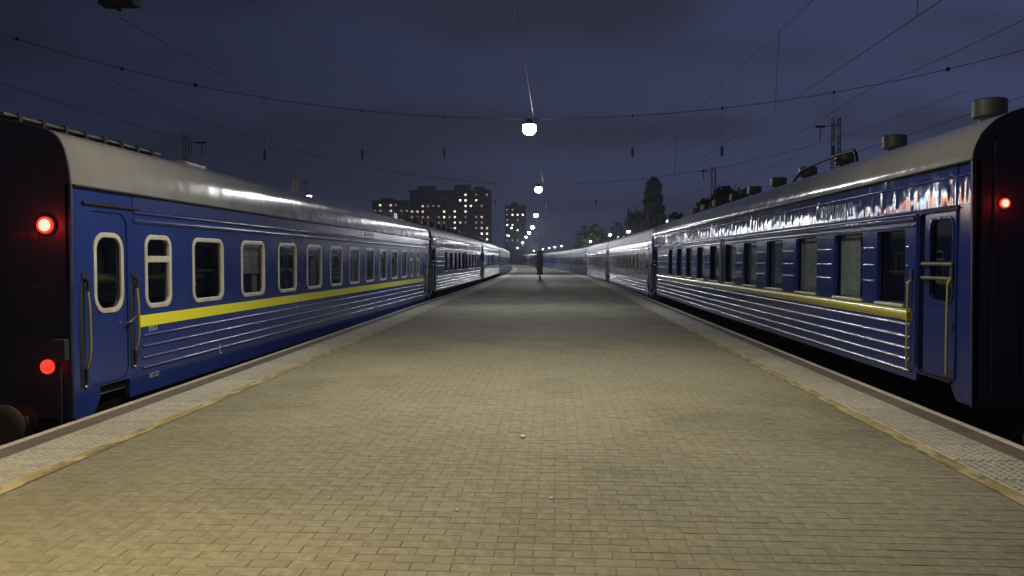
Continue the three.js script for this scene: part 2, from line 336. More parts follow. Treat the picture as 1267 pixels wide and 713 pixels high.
  for (const [f, sg, side] of [[edgeL, 1, 0], [edgeR, -1, 1]]) {
    const at = (d) => { const x = f(d), h = Math.atan2(f(d + 0.5) - f(d - 0.5), 1); return [x, -h]; };
    const piece = (name, o0, o1, d0, d1, y, mat, key) => {
      const dm = (d0 + d1) / 2, [x, h] = at(dm), w = o1 - o0, j = name === 'tactile_slab' ? 0.007 : 0.005;
      const g = pieceGeo(w, d1 - d0 - 2 * j, name === 'edge_nose' ? 0.012 : 0.006);
      const m = mesh(name, g, mat, platform);
      m.position.set(x + sg * (o0 + o1) / 2, y + 0.002 * (hash(Math.round(d0 * 10), side, key) - 0.5), -dm);
      m.rotation.set(0.003 * (hash(Math.round(d0 * 10), side, key + 1) - 0.5), h, 0.006 * (hash(Math.round(d0 * 10), side, key + 2) - 0.5));
    };
    const SLN = 0.56;
    let n = 0;
    for (let d = 2; d < 62; d += SLN, n++) {
      const studded = side ? d < 15 : (d < 6 || (d > 12 && d < 16));
      const pick = Math.floor(hash(n, side, 55) * 4);
      piece('tactile_slab', WH + BR, WH + BR + SL, d, d + SLN, 0.002, studded ? slabM[pick] : plainM[pick % 3], 31);
    }
    {                                                                    // raised studs of the tactile slabs nearest the camera
      const dome = new THREE.CylinderGeometry(0.011, 0.019, 0.007, 8, 1); dome.translate(0, 0.0055, 0);
      const list = []; const far = side ? 10.4 : 8.2;
      for (let d = 2 + 5 * SLN; d < far; d += SLN) for (let a = 0; a < 8; a++) for (let b = 0; b < 8; b++) { const dd = d + SLN * (a + 0.5) / 8; if (hash(Math.round(d * 10), a * 9 + b, 77 + side) > 0.12) list.push([f(dd) + sg * (WH + BR + SL * (b + 0.5) / 8), dd]); }
      const im = new THREE.InstancedMesh(uvm(dome), slabM[1], list.length); im.name = 'tactile_studs'; im.castShadow = im.receiveShadow = true;
      const mx = new THREE.Matrix4(); list.forEach(([x, d], i) => { mx.makeScale(1, 0.7 + 0.5 * hash(i, side, 3), 1); mx.setPosition(x, 0.0, -d); im.setMatrixAt(i, mx); }); stuff(im); platform.add(im);
    }
    n = 0;
    for (let d = 2; d < 62; d += 1.12, n++) {
      piece('coping_slab', WH, WH + BR, d, d + 1.12, 0.0, coping[Math.floor(hash(n, side, 65) * 3)], 41);
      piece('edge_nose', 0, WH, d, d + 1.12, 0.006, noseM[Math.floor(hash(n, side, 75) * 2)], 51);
    }
    const rb = (o0, o1, y, d0, d1) => (sg > 0 ? ribbon((d) => f(d) + o0, (d) => f(d) + o1, y, d0, d1, 3) : ribbon((d) => f(d) - o1, (d) => f(d) - o0, y, d0, d1, 3));
    stuff(mesh('distant_slabs', rb(WH + BR, WH + BR + SL, 0.001, 62, D1), plainM[1], platform));
    stuff(mesh('distant_coping', rb(WH, WH + BR, 0.0, 62, D1), coping[1], platform));
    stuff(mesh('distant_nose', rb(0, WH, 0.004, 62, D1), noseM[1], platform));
    const wt = rep(wornMap, 3.1, 0.11); wt.rotation = Math.PI / 2;
    const yl = rb(WH + BR + SL + 0.003, WH + BR + SL + YE, 0.0005, 1, 62);
    mesh('yellow_line', yl, std({ color: lin(0.9, 0.86, 0.8), roughness: 0.75, map: (() => { const t = wornMap.clone(); t.repeat.set(0.31, 4); t.rotation = Math.PI / 2; t.needsUpdate = true; return t; })(), bumpMap: rep(T.gritBump, 0.3, 0.3), bumpScale: 0.002 }), platform);
    mesh('yellow_line', rb(WH + BR + SL + 0.003, WH + BR + SL + YE, 0.0005, 62, D1), plainM[2], platform);
  }
  function pieceGeo(w, l, c) {
    const key = [w, l, c].map((v) => v.toFixed(3)).join();
    pieceGeo.c ||= {};
    if (pieceGeo.c[key]) return pieceGeo.c[key];
    const a = w / 2, b = l / 2, h = 0.033, P = [];
    const q = (p) => { for (const i of [0, 1, 2, 0, 2, 3]) P.push(...p[i]); };
    const ring = [[-a, b], [a, b], [a, -b], [-a, -b]], inn = [[-a + c, b - c], [a - c, b - c], [a - c, -b + c], [-a + c, -b + c]];
    q(inn.map((p) => [p[0], 0, p[1]]));
    for (let i = 0; i < 4; i++) { const j = (i + 1) % 4; q([[ring[i][0], -c, ring[i][1]], [ring[j][0], -c, ring[j][1]], [inn[j][0], 0, inn[j][1]], [inn[i][0], 0, inn[i][1]]]); q([[ring[i][0], -h, ring[i][1]], [ring[j][0], -h, ring[j][1]], [ring[j][0], -c, ring[j][1]], [ring[i][0], -c, ring[i][1]]]); }
    const g = new THREE.BufferGeometry(); g.setAttribute('position', new THREE.Float32BufferAttribute(P, 3)); g.computeVertexNormals();
    return (pieceGeo.c[key] = uvm(g));
  }
}

// ---------------------------------------------------------------- passenger cars
const Y0 = -DEEP;                                                        // platform level above a car's base
const font = await new FontLoader().loadAsync('fonts/droid/droid_sans_bold.typeface.json');
function lettering(txt, size, dir, xOut, y, sStart, hl, depth = 0.004) {     // letters lying on a car side
  const g = new TextGeometry(txt, { font, size, depth, curveSegments: 3 });
  // text runs to the reader's right: away from the near end on the left train, towards it on the right one
  if (dir > 0) { g.rotateY(Math.PI / 2); g.translate(xOut - 0.001, y, hl - sStart); } else { g.rotateY(-Math.PI / 2); g.translate(xOut + 0.001, y, hl - sStart); }
  return g;
}
function endText(txt, size, x, y, z) { const g = new TextGeometry(txt, { font, size, depth: 0.003, curveSegments: 2 }); g.translate(x, y, z); return g; }
function roofGeo(prof, hl, over) {                                         // prof: [x from side inwards, y] of one half, mirrored
  const half = 1.55, pts = prof.map(([x, y]) => [half - x, y]).concat(prof.slice(0, -1).reverse().map(([x, y]) => [-half + x, y]));
  // smooth the profile
  const c = new THREE.CatmullRomCurve3(pts.map((p) => new THREE.Vector3(p[0], p[1], 0)), false, 'centripetal'), n = 48, P = c.getPoints(n);
  const pos = [], idx = [], m = 26;
  for (let k = 0; k <= m; k++) { const z = hl + over - (2 * hl + 2 * over) * k / m; for (const p of P) pos.push(p.x, p.y, z); }
  for (let k = 0; k < m; k++) for (let i = 0; i < n; i++) { const a = k * (n + 1) + i, b = a + n + 1; idx.push(a, b, a + 1, b, b + 1, a + 1); }
  const g = new THREE.BufferGeometry(); g.setAttribute('position', new THREE.Float32BufferAttribute(pos, 3)); g.setIndex(idx); g.computeVertexNormals();
  const uv = []; let L = 0, arc = [0]; for (let i = 1; i < P.length; i++) arc.push(L += P[i].distanceTo(P[i - 1]));
  for (let k = 0; k <= m; k++) for (let i = 0; i <= n; i++) uv.push((2 * hl) * k / m, arc[i]);
  g.setAttribute('uv', new THREE.Float32BufferAttribute(uv, 2));
  return { geo: g.toNonIndexed(), P };
}
function endWall(P, yBot, z, t, inset = 0) {
  const s = new THREE.Shape(); s.moveTo(-1.55 + inset, yBot); s.lineTo(1.55 - inset, yBot);
  for (const p of P) s.lineTo(p.x * (1 - inset / 1.55), p.y - inset);
  s.closePath();
  const g = new THREE.ExtrudeGeometry(s, { depth: t, bevelEnabled: false }); g.translate(0, 0, z); return uvm(g);
}
function frameShape(s0, s1, y0, y1, r, w) {
  const a = roundRect(new THREE.Shape(), s0, s1, y0, y1, r); a.holes.push(roundRect(new THREE.Path(), s0 + w, s1 - w, y0 + w, y1 - w, Math.max(0.02, r - w))); return a;
}
const plate = (s0, s1, y0, y1, r) => roundRect(new THREE.Shape(), s0, s1, y0, y1, r);
function bogie(root, z) {
  const b = new THREE.Group(); b.name = 'bogie'; b.position.set(0, 0, z); root.add(b);
  mesh('bogie_frame', merge([box(-1.12, -0.98, 0.42, 0.62, -1.6, 1.6), box(0.98, 1.12, 0.42, 0.62, -1.6, 1.6), box(-1, 1, 0.4, 0.66, -0.3, 0.3)]), M.iron, b);
  for (const [x, zz] of [[-0.78, -1.2], [0.78, -1.2], [-0.78, 1.2], [0.78, 1.2]]) { const w = new THREE.CylinderGeometry(0.47, 0.47, 0.13, 20); w.rotateZ(Math.PI / 2); w.translate(x, 0.47, zz); mesh('wheel', w, M.iron, b); }
}
function buffers(root, hl, yb) {
  for (const e of [1, -1]) for (const x of [-0.99, 0.99]) {
    const b = mesh('buffer', (() => {
      const L = [[0.0, 0.36], [0.12, 0.355], [0.19, 0.34], [0.225, 0.315], [0.225, 0.30], [0.075, 0.285], [0.075, 0.17], [0.10, 0.165], [0.10, 0.02], [0.17, 0.02], [0.17, 0]];
      const g = new THREE.LatheGeometry(L.map((p) => new THREE.Vector2(p[0], p[1])), 28); g.rotateX(e * Math.PI / 2); g.translate(x, yb, e * hl); return g;
    })(), M.rust, root);
    b.userData.role = 'end';
  }
}
function gangway(root, hl, yTop) {
  for (const e of [1, -1]) {
    const s = frameShape(-0.62, 0.62, Y0 + 0.05, yTop, 0.12, 0.14);
    const list = []; for (let k = 0; k < 3; k++) { const g = new THREE.ExtrudeGeometry(s, { depth: 0.05, bevelEnabled: false }); g.translate(0, 0, e > 0 ? hl + k * 0.08 : -hl - 0.05 - k * 0.08); list.push(uvm(g)); }
    mesh('gangway_bellows', merge(list), M.rubber, root);
    mesh('gangway_door', box(-0.5, 0.5, Y0 + 0.12, yTop - 0.14, e * hl - 0.012 + (e > 0 ? 0.012 : 0), e * hl + 0.012 + (e > 0 ? 0.012 : 0)), M.endDark, root);
  }
}
function inside(root, hl, dir, top, fl = 0.02) {
  const xi = -dir * 0.2;                                                 // a corridor wall behind the windows, a floor, and the far side's lining
  mesh('interior', merge([box(xi - 0.03, xi + 0.03, Y0 + 0.1, top, -hl + 1.3, hl - 1.6), box(-1.48, 1.48, Y0 + fl, Y0 + fl + 0.07, -hl + 0.1, hl - 0.1)]), M.inside, root);
}

// ---- the kind with framed round-cornered windows (faces +x); s is measured from the near end
const A = { L: 24.4, roofProf: [[-0.02, Y0 + 2.425], [0.0, Y0 + 2.60], [0.055, Y0 + 2.83], [0.16, Y0 + 2.965], [0.36, Y0 + 3.045], [0.72, Y0 + 3.115], [1.15, Y0 + 3.175], [1.55, Y0 + 3.195]] };
function buildCarA() {
  const hl = A.L / 2, root = new THREE.Group(), X = 1.55;
  const y = (v) => v + Y0;
  const wins = [[1.56, 2.26, 1]];
  for (const c of [3.43, 5.21, 6.98, 8.71, 10.43, 12.13, 13.84, 15.5, 17.2, 18.86]) wins.push([c - 0.535, c + 0.535, 0]);
  wins.push([19.94, 20.54, 1], [21.28, 21.88, 1]);
  const wall = new THREE.Shape();
  // outline with the step wells under both doors
  wall.moveTo(0, y(-0.14)); wall.lineTo(0.34, y(-0.20)); wall.lineTo(0.52, y(0.0)); wall.lineTo(0.52, y(0.135)); wall.lineTo(1.16, y(0.135)); wall.lineTo(1.16, y(-0.10));
  const L = A.L;
  wall.lineTo(L - 1.16, y(-0.10)); wall.lineTo(L - 1.16, y(0.135)); wall.lineTo(L - 0.52, y(0.135)); wall.lineTo(L - 0.52, y(0)); wall.lineTo(L - 0.34, y(-0.2)); wall.lineTo(L, y(-0.14)); wall.lineTo(L, y(2.425)); wall.lineTo(0, y(2.425)); wall.closePath();
  const wy0 = y(0.971), wy1 = y(1.926), fw = 0.062;
  for (const [a, b] of wins) wall.holes.push(roundRect(new THREE.Path(), a + 0.03, b - 0.03, wy0 + 0.03, wy1 - 0.03, 0.13));
  for (const e of [0, 1]) wall.holes.push(roundRect(new THREE.Path(), e ? L - 1.15 : 0.28, e ? L - 0.28 : 1.15, y(0.15), y(2.16), 0.17));
  mesh('side_wall', sidePlate(wall, 0.05, 1, X, hl), M.blueA, root);
  // letter board between the cornice and the window rail, slightly proud
  mesh('letter_board', box(X + 0.001, X + 0.008, y(2.215), y(2.395), -hl + 1.28, hl - 1.28), M.blueBand, root);
  mesh('rain_gutter', box(X + 0.0, X + 0.035, y(2.405), y(2.424), -hl + 0.05, hl - 0.05), M.rubber, root);
  mesh('cornice', rodZ(0.03, L - 2.6, X - 0.002, y(2.19), 0, 0.8, 0.75), M.blueBand, root);
  mesh('cornice', rodZ(0.05, L - 2.6, X - 0.015, y(2.085), 0, 0.75, 0.8), M.blueBand, root);
  for (const e of [0, 1]) mesh('door_gutter', box(X, X + 0.03, y(2.225), y(2.25), e ? -hl + 0.22 : hl - 1.42, e ? -hl + 1.42 : hl - 0.22), M.rubber, root);
  mesh('yellow_stripe', box(X + 0.001, X + 0.005, y(0.746), y(0.894), -hl + 1.36, hl - 1.39), M.yellow, root);
  for (const v of [0.632, 0.492, 0.345, 0.218]) mesh('rib', rodZ(0.034, L - 2.95, X - 0.008, y(v), 0, 0.75, 0.62), M.blueRib, root);
  wins.forEach(([a, b, bar], i) => {
    const f = mesh('window_frame', sidePlate(frameShape(a, b, wy0, wy1, 0.165, fw), 0.045, 1, X + 0.012, hl, 0.008), M.frame, root);
    mesh('pane', sidePlate(plate(a + 0.035, b - 0.035, wy0 + 0.035, wy1 - 0.035, 0.13), 0.006, 1, X - 0.02, hl), M.glass, f);
    if (bar) mesh('glazing_bar', sidePlate(plate(a + 0.05, b - 0.05, y(1.567), y(1.65), 0.01), 0.03, 1, X + 0.004, hl, 0.005), M.frame, f);
    if (i === 1) mesh('table_edge', box(X - 0.5, X - 0.12, y(1.42), y(1.455), hl - b + 0.1, hl - a - 0.05), M.inside, f);
    if (i === 2) {                                                      // a pale blind drawn half way and the berth below it
      mesh('blind', box(X - 0.10, X - 0.092, y(1.42), wy1 - 0.04, hl - b + 0.08, hl - a - 0.08), M.curtain, f);
      mesh('berth', box(X - 0.55, X - 0.09, y(1.36), y(1.42), hl - b + 0.02, hl - a - 0.02), M.frame, f);
      mesh('curtain', box(X - 0.13, X - 0.12, wy0 + 0.04, y(1.36), hl - b + 0.06, hl - b + 0.28), M.curtain, f);
    }
    if (i === 5) for (let k = 0; k < 9; k++) { const sl = box(-0.035, 0.035, -0.003, 0.003, hl - b + 0.09, hl - a - 0.09); sl.rotateZ(0.5); sl.translate(X - 0.10, wy0 + 0.12 + k * 0.09, 0); mesh('slat', sl, M.blind, f); }
    if (i === 4 || i === 6 || i === 8) mesh('curtain', box(X - 0.12, X - 0.11, wy0 + 0.04, wy1 - 0.3, hl - b + 0.08, hl - b + 0.36 + 0.1 * (i % 3)), M.curtain, f);
    if (i === 7 || i === 9 || i === 3) mesh('handrail', rodZ(0.016, 0.92, X - 0.09, y(1.43), hl - (a + b) / 2), M.steel, f);
  });
  for (const e of [0, 1]) {                                                // the two doors
    const S = (s) => (e ? L - s : s), order = (a, b) => [Math.min(S(a), S(b)), Math.max(S(a), S(b))];
    const [d0, d1] = order(0.285, 1.145), [w0, w1] = order(0.44, 1.065);
    const ds = plate(d0, d1, y(0.155), y(2.155), 0.165); ds.holes.push(roundRect(new THREE.Path(), w0 + 0.03, w1 - 0.03, y(1.005), y(1.89), 0.17));
    const dr = mesh('door', sidePlate(ds, 0.035, 1, X - 0.012, hl, 0.006), M.blueA, root);
    mesh('window_frame', sidePlate(frameShape(w0, w1, y(0.975), y(1.92), 0.215, 0.058), 0.03, 1, X + 0.004, hl, 0.007), M.frame, dr);
    mesh('pane', sidePlate(plate(w0 + 0.03, w1 - 0.03, y(1.005), y(1.89), 0.17), 0.006, 1, X - 0.028, hl), M.glass, dr);
    mesh('door_handle', tube([[X - 0.012, y(0.82), hl - S(1.08)], [X + 0.05, y(0.84), hl - S(1.09)], [X + 0.055, y(0.90), hl - S(1.24)]], 0.013, 6), M.steel, dr);
    mesh('handrail', box(X - 0.13, X - 0.10, y(1.38), y(1.43), hl - w1 + 0.04, hl - w0 - 0.04), M.inside, dr);
    mesh('step_well', box(X - 0.55, X - 0.5, y(-0.25), y(0.13), hl - Math.max(S(1.16), S(0.52)), hl - Math.min(S(1.16), S(0.52))), M.rubber, root);
    for (const [s, yb] of [[0.235, 0.19], [1.275, 0.285]]) {
      const z = hl - S(s);
      const h = mesh('grab_rail', tube([[X + 0.02, y(yb + 0.18), z], [X + 0.062, y(yb + 0.34), z], [X + 0.068, y(0.85), z], [X + 0.062, y(1.1), z], [X + 0.045, y(1.26), z]], 0.015, 8), M.yellowRail, root);
      mesh('rail_end', tube([[X, y(1.37), z], [X + 0.05, y(1.37), z], [X + 0.055, y(1.33), z], [X + 0.045, y(1.25), z]], 0.021, 7), M.rubber, h); mesh('rail_end', tube([[X + 0.02, y(yb + 0.19), z], [X + 0.014, y(yb + 0.06), z], [X - 0.01, y(yb), z]], 0.021, 7), M.rubber, h);
      const zz = z + (e ? -0.055 : 0.055);
      mesh('recess_shade', sidePlate(plate(hl - zz - 0.035, hl - zz + 0.035, y(yb - 0.03), y(1.33), 0.03), 0.004, 1, X + 0.004, hl), M.rubber, h);  // flat dark plate, painting the shade of a recess beside the rail
      const cup = new THREE.CylinderGeometry(0.045, 0.045, 0.012, 16); cup.rotateZ(Math.PI / 2); cup.translate(X + 0.004, y(1.43), z); mesh('rail_cup', cup, M.rubber, h);
      const bolt = new THREE.SphereGeometry(0.026, 10, 8); bolt.translate(X, y(yb - 0.02), z); mesh('bolt', bolt, M.steel, h);
    }
  }
  const { geo, P } = roofGeo(A.roofProf, hl, 0.0);
  mesh('roof', geo, M.roof, root);
  mesh('end_wall', endWall(P, y(-0.14), hl - 0.03, 0.03), M.endDark, root);
  mesh('end_wall', endWall(P, y(-0.14), -hl, 0.03), M.endDark, root);
  const back = new THREE.Shape(); back.moveTo(0, y(-0.1)); back.lineTo(L, y(-0.1)); back.lineTo(L, y(2.425)); back.lineTo(0, y(2.425)); back.closePath();
  mesh('far_side_wall', sidePlate(back, 0.05, -1, -X, hl), M.blueA, root);
  mesh('underframe', merge([box(-1.4, 1.44, y(-0.32), y(-0.12), -hl + 0.05, hl - 0.05), box(-1.2, 1.2, y(-0.75), y(-0.33), -3.5, 1.0)]), M.underShade, root);
  mesh('ceiling_panel', box(-1.5, 1.5, y(2.36), y(2.40), -hl + 0.05, hl - 0.05), M.insideDark, root);
  inside(root, hl, 1, y(2.35)); bogie(root, hl - 3.6); bogie(root, -hl + 3.6); buffers(root, hl, Y0 - 0.16); gangway(root, hl, y(2.05));
  // pressed horizontal beads of the end wall, and the edge rim
  for (const v of [1.44, 1.2, 0.97, 0.74]) { const g = new THREE.CylinderGeometry(0.014, 0.014, 0.72, 8); g.rotateZ(Math.PI / 2); g.translate(1.02, y(v), hl + 0.002); mesh('end_bead', g, M.endDark, root); }
  const rim = new THREE.TubeGeometry(new THREE.CatmullRomCurve3([new THREE.Vector3(1.545, y(-0.12), hl), new THREE.Vector3(1.545, y(1.2), hl), ...P.map((p) => new THREE.Vector3(p.x * 0.997, p.y - 0.004, hl)), new THREE.Vector3(-1.545, y(1.2), hl), new THREE.Vector3(-1.545, y(-0.12), hl)]), 140, 0.017, 6).toNonIndexed();
  mesh('end_rim', rim, M.endDark, root);
  // roof fittings
  const w = new THREE.Group(); w.name = 'roof_walkway'; root.add(w);
  mesh('walkway_board', box(0.55, 0.80, y(3.19), y(3.215), hl - 3.5, hl - 0.05), M.ventGrey, w);
  for (let k = 0; k < 8; k++) mesh('bracket', box(0.54, 0.82, y(3.08), y(3.235), hl - 0.33 - k * 0.42, hl - 0.27 - k * 0.42), M.rubber, w);
  mesh('roof_hatch', rbox(0.42, 0.86, y(3.10), y(3.20), hl - 4.95, hl - 4.2, 0.03), M.roof, root);
  mesh('roof_vent', rbox(0.1, 0.6, y(3.12), y(3.42), -hl + 1.9, -hl + 2.6, 0.05), M.roof, root);
  mesh('roof_hatch', rbox(-0.2, 0.55, y(3.12), y(3.25), -hl + 0.2, -hl + 1.6, 0.03), M.ventGrey, root);
  return root;
}
function tailLamps(root, X, hl, list) {
  for (const [x, v, r, mat, power] of list) {
    const g = new THREE.Group(); g.name = 'tail_lamp'; g.position.set(x, Y0 + v, hl); root.add(g);
    const ring = new THREE.TorusGeometry(r + 0.012, 0.018, 8, 28); ring.translate(0, 0, 0.01); mesh('lamp_rim', ring, M.endDark, g);
    const c = new THREE.CylinderGeometry(r, r * 1.02, 0.03, 28); c.rotateX(Math.PI / 2); c.translate(0, 0, 0.028); const lens = mesh('lamp_lens', c, M.redLampDim, g);
    if (mat) { const b = new THREE.SphereGeometry(r * 0.74, 20, 12); b.scale(1, 1, 0.25); b.translate(0, 0, 0.043); mesh('lamp_bulb', b, mat, lens); }
    const l = new THREE.PointLight(0xff2a14, power * 1.6, 0, 2); l.position.set(0, 0, 0.10); l.castShadow = true; l.shadow.radius = 4; g.add(l);
  }
}

function pleats(x, y0, y1, z0, z1) {                                       // a hanging curtain with soft folds
  const g = new THREE.PlaneGeometry(z1 - z0, y1 - y0, 26, 1), p = g.attributes.position; for (let i = 0; i < p.count; i++) p.setZ(i, 0.014 * Math.sin(p.getX(i) * 34) + 0.006 * Math.sin(p.getX(i) * 71 + 1));
  g.computeVertexNormals(); g.rotateY(-Math.PI / 2); g.translate(x, (y0 + y1) / 2, (z0 + z1) / 2); return uvm(g);
}
// ---- the ribbed kind (faces -x)
const B = { L: 25.2, roofProf: [[-0.04, Y0 + 2.585], [-0.033, Y0 + 2.66], [0.0, Y0 + 2.76], [0.075, Y0 + 2.88], [0.2, Y0 + 2.995], [0.44, Y0 + 3.095], [0.8, Y0 + 3.19], [1.2, Y0 + 3.25], [1.55, Y0 + 3.27]] };
function buildCarB() {
  const hl = B.L / 2, root = new THREE.Group(), X = -1.55, D = -1, L = B.L, y = (v) => v + Y0;
  const wins = [[1.56, 2.38]];
  for (let k = 0; k < 9; k++) wins.push([3.32 + 1.866 * k - 0.47, 3.32 + 1.866 * k + 0.62]);
  wins.push([19.86, 20.74]);
  const wall = new THREE.Shape();
  wall.moveTo(0, y(0.14)); wall.lineTo(0.30, y(0.14)); wall.lineTo(0.41, y(0.26)); wall.lineTo(0.41, y(0.31)); wall.lineTo(1.22, y(0.31)); wall.lineTo(1.22, y(0.215));
  wall.lineTo(L - 1.22, y(0.215)); wall.lineTo(L - 1.22, y(0.31)); wall.lineTo(L - 0.41, y(0.31)); wall.lineTo(L - 0.41, y(0.26)); wall.lineTo(L - 0.3, y(0.14)); wall.lineTo(L, y(0.14)); wall.lineTo(L, y(2.59)); wall.lineTo(0, y(2.59)); wall.closePath();
  const wy0 = y(1.065), wy1 = y(1.96);
  for (const [a, b] of wins) wall.holes.push(roundRect(new THREE.Path(), a, b, wy0, wy1, 0.03));
  for (const e of [0, 1]) wall.holes.push(roundRect(new THREE.Path(), e ? L - 1.2 : 0.36, e ? L - 0.36 : 1.2, y(0.325), y(2.12), 0.05));
  mesh('side_wall', sidePlate(wall, 0.055, D, X, hl), M.blueB, root);
  mesh('letter_board', box(X - 0.012, X - 0.001, y(2.165), y(2.44), -hl + 0.06, hl - 0.42), M.blueRipple, root);
  mesh('letter_board', box(X - 0.012, X - 0.001, y(2.165), y(2.44), hl - 0.40, hl - 0.02), M.blueRipple, root);
  mesh('upper_panel', box(X - 0.006, X - 0.001, y(2.475), y(2.575), -hl + 0.06, hl - 0.02), M.blueRipple, root);
  mesh('moulding', rodZ(0.022, L - 0.1, X - 0.006, y(2.458), 0, 0.8, 0.8), M.blueB, root);
  mesh('moulding', rodZ(0.026, L - 0.5, X - 0.006, y(2.15), -0.2, 0.9, 0.8), M.blueB, root);
  mesh('moulding', rodZ(0.055, L - 2.6, X + 0.012, y(2.075), 0, 0.7, 0.85), M.blueRipple, root);
  mesh('moulding', rodZ(0.022, L - 2.6, X - 0.004, y(1.99), 0, 0.8, 0.8), M.blueRipple, root);
  mesh('rain_gutter', box(X - 0.045, X + 0.0, y(2.582), y(2.596), -hl + 0.02, hl - 0.02), M.rubber, root);
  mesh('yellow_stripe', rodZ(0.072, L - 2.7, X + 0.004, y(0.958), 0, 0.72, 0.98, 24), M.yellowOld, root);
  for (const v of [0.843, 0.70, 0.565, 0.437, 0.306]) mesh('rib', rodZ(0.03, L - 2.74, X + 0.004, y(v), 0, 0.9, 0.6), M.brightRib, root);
  wins.forEach(([a, b], i) => {
    const f = mesh('window_frame', sidePlate(frameShape(a, b, wy0, wy1, 0.03, 0.014), 0.085, D, X + 0.085, hl), M.rubber, root);
    mesh('pane', sidePlate(plate(a + 0.012, b - 0.012, wy0 + 0.012, wy1 - 0.012, 0.02), 0.006, D, X + 0.08, hl), M.glass, f);
    mesh('sill', rbox(X - 0.03, X + 0.06, wy0 - 0.028, wy0 + 0.004, hl - b - 0.0, hl - a, 0.008), M.sill, f);
    const k = [0.1, 0.62, 0.9, 1, 1, 1, 0.6, 0.85, 1, 0.7, 0.9][i];
    if (k > 0.2) mesh('curtain', pleats(X + 0.108, wy0 + 0.02, wy1, hl - b + 0.02, hl - a - 0.02 - (k < 0.8 ? 0.34 : 0)), i % 3 ? M.curtain : M.curtainDim, f);
    else mesh('handrail', rodZ(0.014, b - a, X + 0.16, y(1.45), hl - (a + b) / 2), M.steel, f);
  });
  const edges = [[1.42, 1.5]]; wins.forEach((w, i) => edges.push([w[1] + 0.05, i + 1 < wins.length ? wins[i + 1][0] - 0.05 : L - 1.45]));
  edges.forEach(([a, b], i) => {
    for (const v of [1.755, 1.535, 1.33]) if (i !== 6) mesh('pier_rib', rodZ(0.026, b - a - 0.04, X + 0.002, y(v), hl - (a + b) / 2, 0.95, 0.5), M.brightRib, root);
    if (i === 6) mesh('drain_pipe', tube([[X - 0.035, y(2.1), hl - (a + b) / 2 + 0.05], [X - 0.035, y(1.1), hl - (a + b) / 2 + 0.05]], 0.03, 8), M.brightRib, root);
  });
  for (const e of [0, 1]) {
    const S = (s) => (e ? L - s : s), ord = (a, b) => [Math.min(S(a), S(b)), Math.max(S(a), S(b))];
    const [d0, d1] = ord(0.385, 1.10), [w0, w1] = ord(0.47, 0.97);
    const ds = plate(d0, d1, y(0.33), y(2.11), 0.05); ds.holes.push(roundRect(new THREE.Path(), w0, w1, y(1.155), y(2.04), 0.11));
    const dr = mesh('door', sidePlate(ds, 0.04, D, X + 0.02, hl, 0.006), M.blueB, root);
    mesh('window_frame', sidePlate(frameShape(w0 - 0.025, w1 + 0.025, y(1.13), y(2.065), 0.12, 0.03), 0.02, D, X + 0.006, hl, 0.005), M.blueRipple, dr);
    mesh('pane', sidePlate(plate(w0 - 0.01, w1 + 0.01, y(1.145), y(2.05), 0.1), 0.006, D, X + 0.045, hl), M.glass, dr);
    for (const v of [1.40, 1.555]) mesh('window_bar', rodZ(0.02, d1 - d0 - 0.02, X - 0.012, y(v), hl - (d0 + d1) / 2), M.ventGrey, dr);
    mesh('door_sill', box(X - 0.03, X + 0.03, y(0.312), y(0.33), hl - d1, hl - d0), M.iron, dr);
    mesh('door_gap', box(X + 0.06, X + 0.075, y(0.325), y(2.12), hl - Math.max(S(1.10), S(1.2)), hl - Math.min(S(1.10), S(1.2))), M.rubber, root);
    mesh('door_hood', box(X - 0.025, X, y(2.125), y(2.145), hl - Math.max(S(0.3), S(1.26)), hl - Math.min(S(0.3), S(1.26))), M.rubber, root);
    for (const [s, a, b] of [[1.36, 0.32, 1.37], [0.425, 0.35, 1.40]]) { const z = hl - S(s); const h = mesh('grab_rail', tube([[X, y(b), z], [X - 0.045, y(b - 0.03), z], [X - 0.05, y(b - 0.1), z], [X - 0.05, y(a + 0.1), z], [X - 0.045, y(a + 0.03), z], [X, y(a), z]], 0.013, 8), M.yellowRail, root); mesh('rail_cup', rbox(X - 0.025, X, y(b + 0.0), y(b + 0.12), z - 0.03, z + 0.03, 0.008), M.rubber, h); }
    mesh('pillar_bead', tube([[X - 0.004, y(0.4), hl - S(1.245)], [X - 0.004, y(2.14), hl - S(1.245)]], 0.018, 8), M.blueB, root);
    mesh('pillar_bead', tube([[X - 0.004, y(0.36), hl - S(0.345)], [X - 0.004, y(2.57), hl - S(0.345)]], 0.018, 8), M.blueB, root);
    mesh('door_lock', rbox(X - 0.03, X, y(0.86), y(0.95), hl - S(0.375) - 0.02, hl - S(0.375) + 0.02, 0.006), M.iron, dr);
  }
  const { geo, P } = roofGeo(B.roofProf, hl, 0.0);
  mesh('roof', geo, M.roofB, root);
  mesh('end_wall', endWall(P, y(0.12), hl - 0.03, 0.03), M.endDark, root); mesh('end_wall', endWall(P, y(0.12), -hl, 0.03), M.endDark, root);
  for (const x of [-1.36, -1.05, -0.78, 0.78, 1.05, 1.36]) mesh('end_pilaster', rbox(x - 0.03, x + 0.03, y(0.2), y(2.75), hl, hl + 0.022, 0.008), M.endDark, root);
  const back = new THREE.Shape(); back.moveTo(0, y(0.2)); back.lineTo(L, y(0.2)); back.lineTo(L, y(2.59)); back.lineTo(0, y(2.59)); back.closePath();
  mesh('far_side_wall', sidePlate(back, 0.05, 1, -X, hl), M.blueB, root);
  mesh('underframe', merge([box(-1.1, 1.4, y(-0.25), y(0.2), -hl + 0.05, hl - 0.05), box(-1.0, 1.2, y(-0.75), y(-0.26), -3.5, 2.0)]), M.underShade, root);
  mesh('ceiling_panel', box(-1.5, 1.5, y(2.5), y(2.54), -hl + 0.05, hl - 0.05), M.insideDark, root);
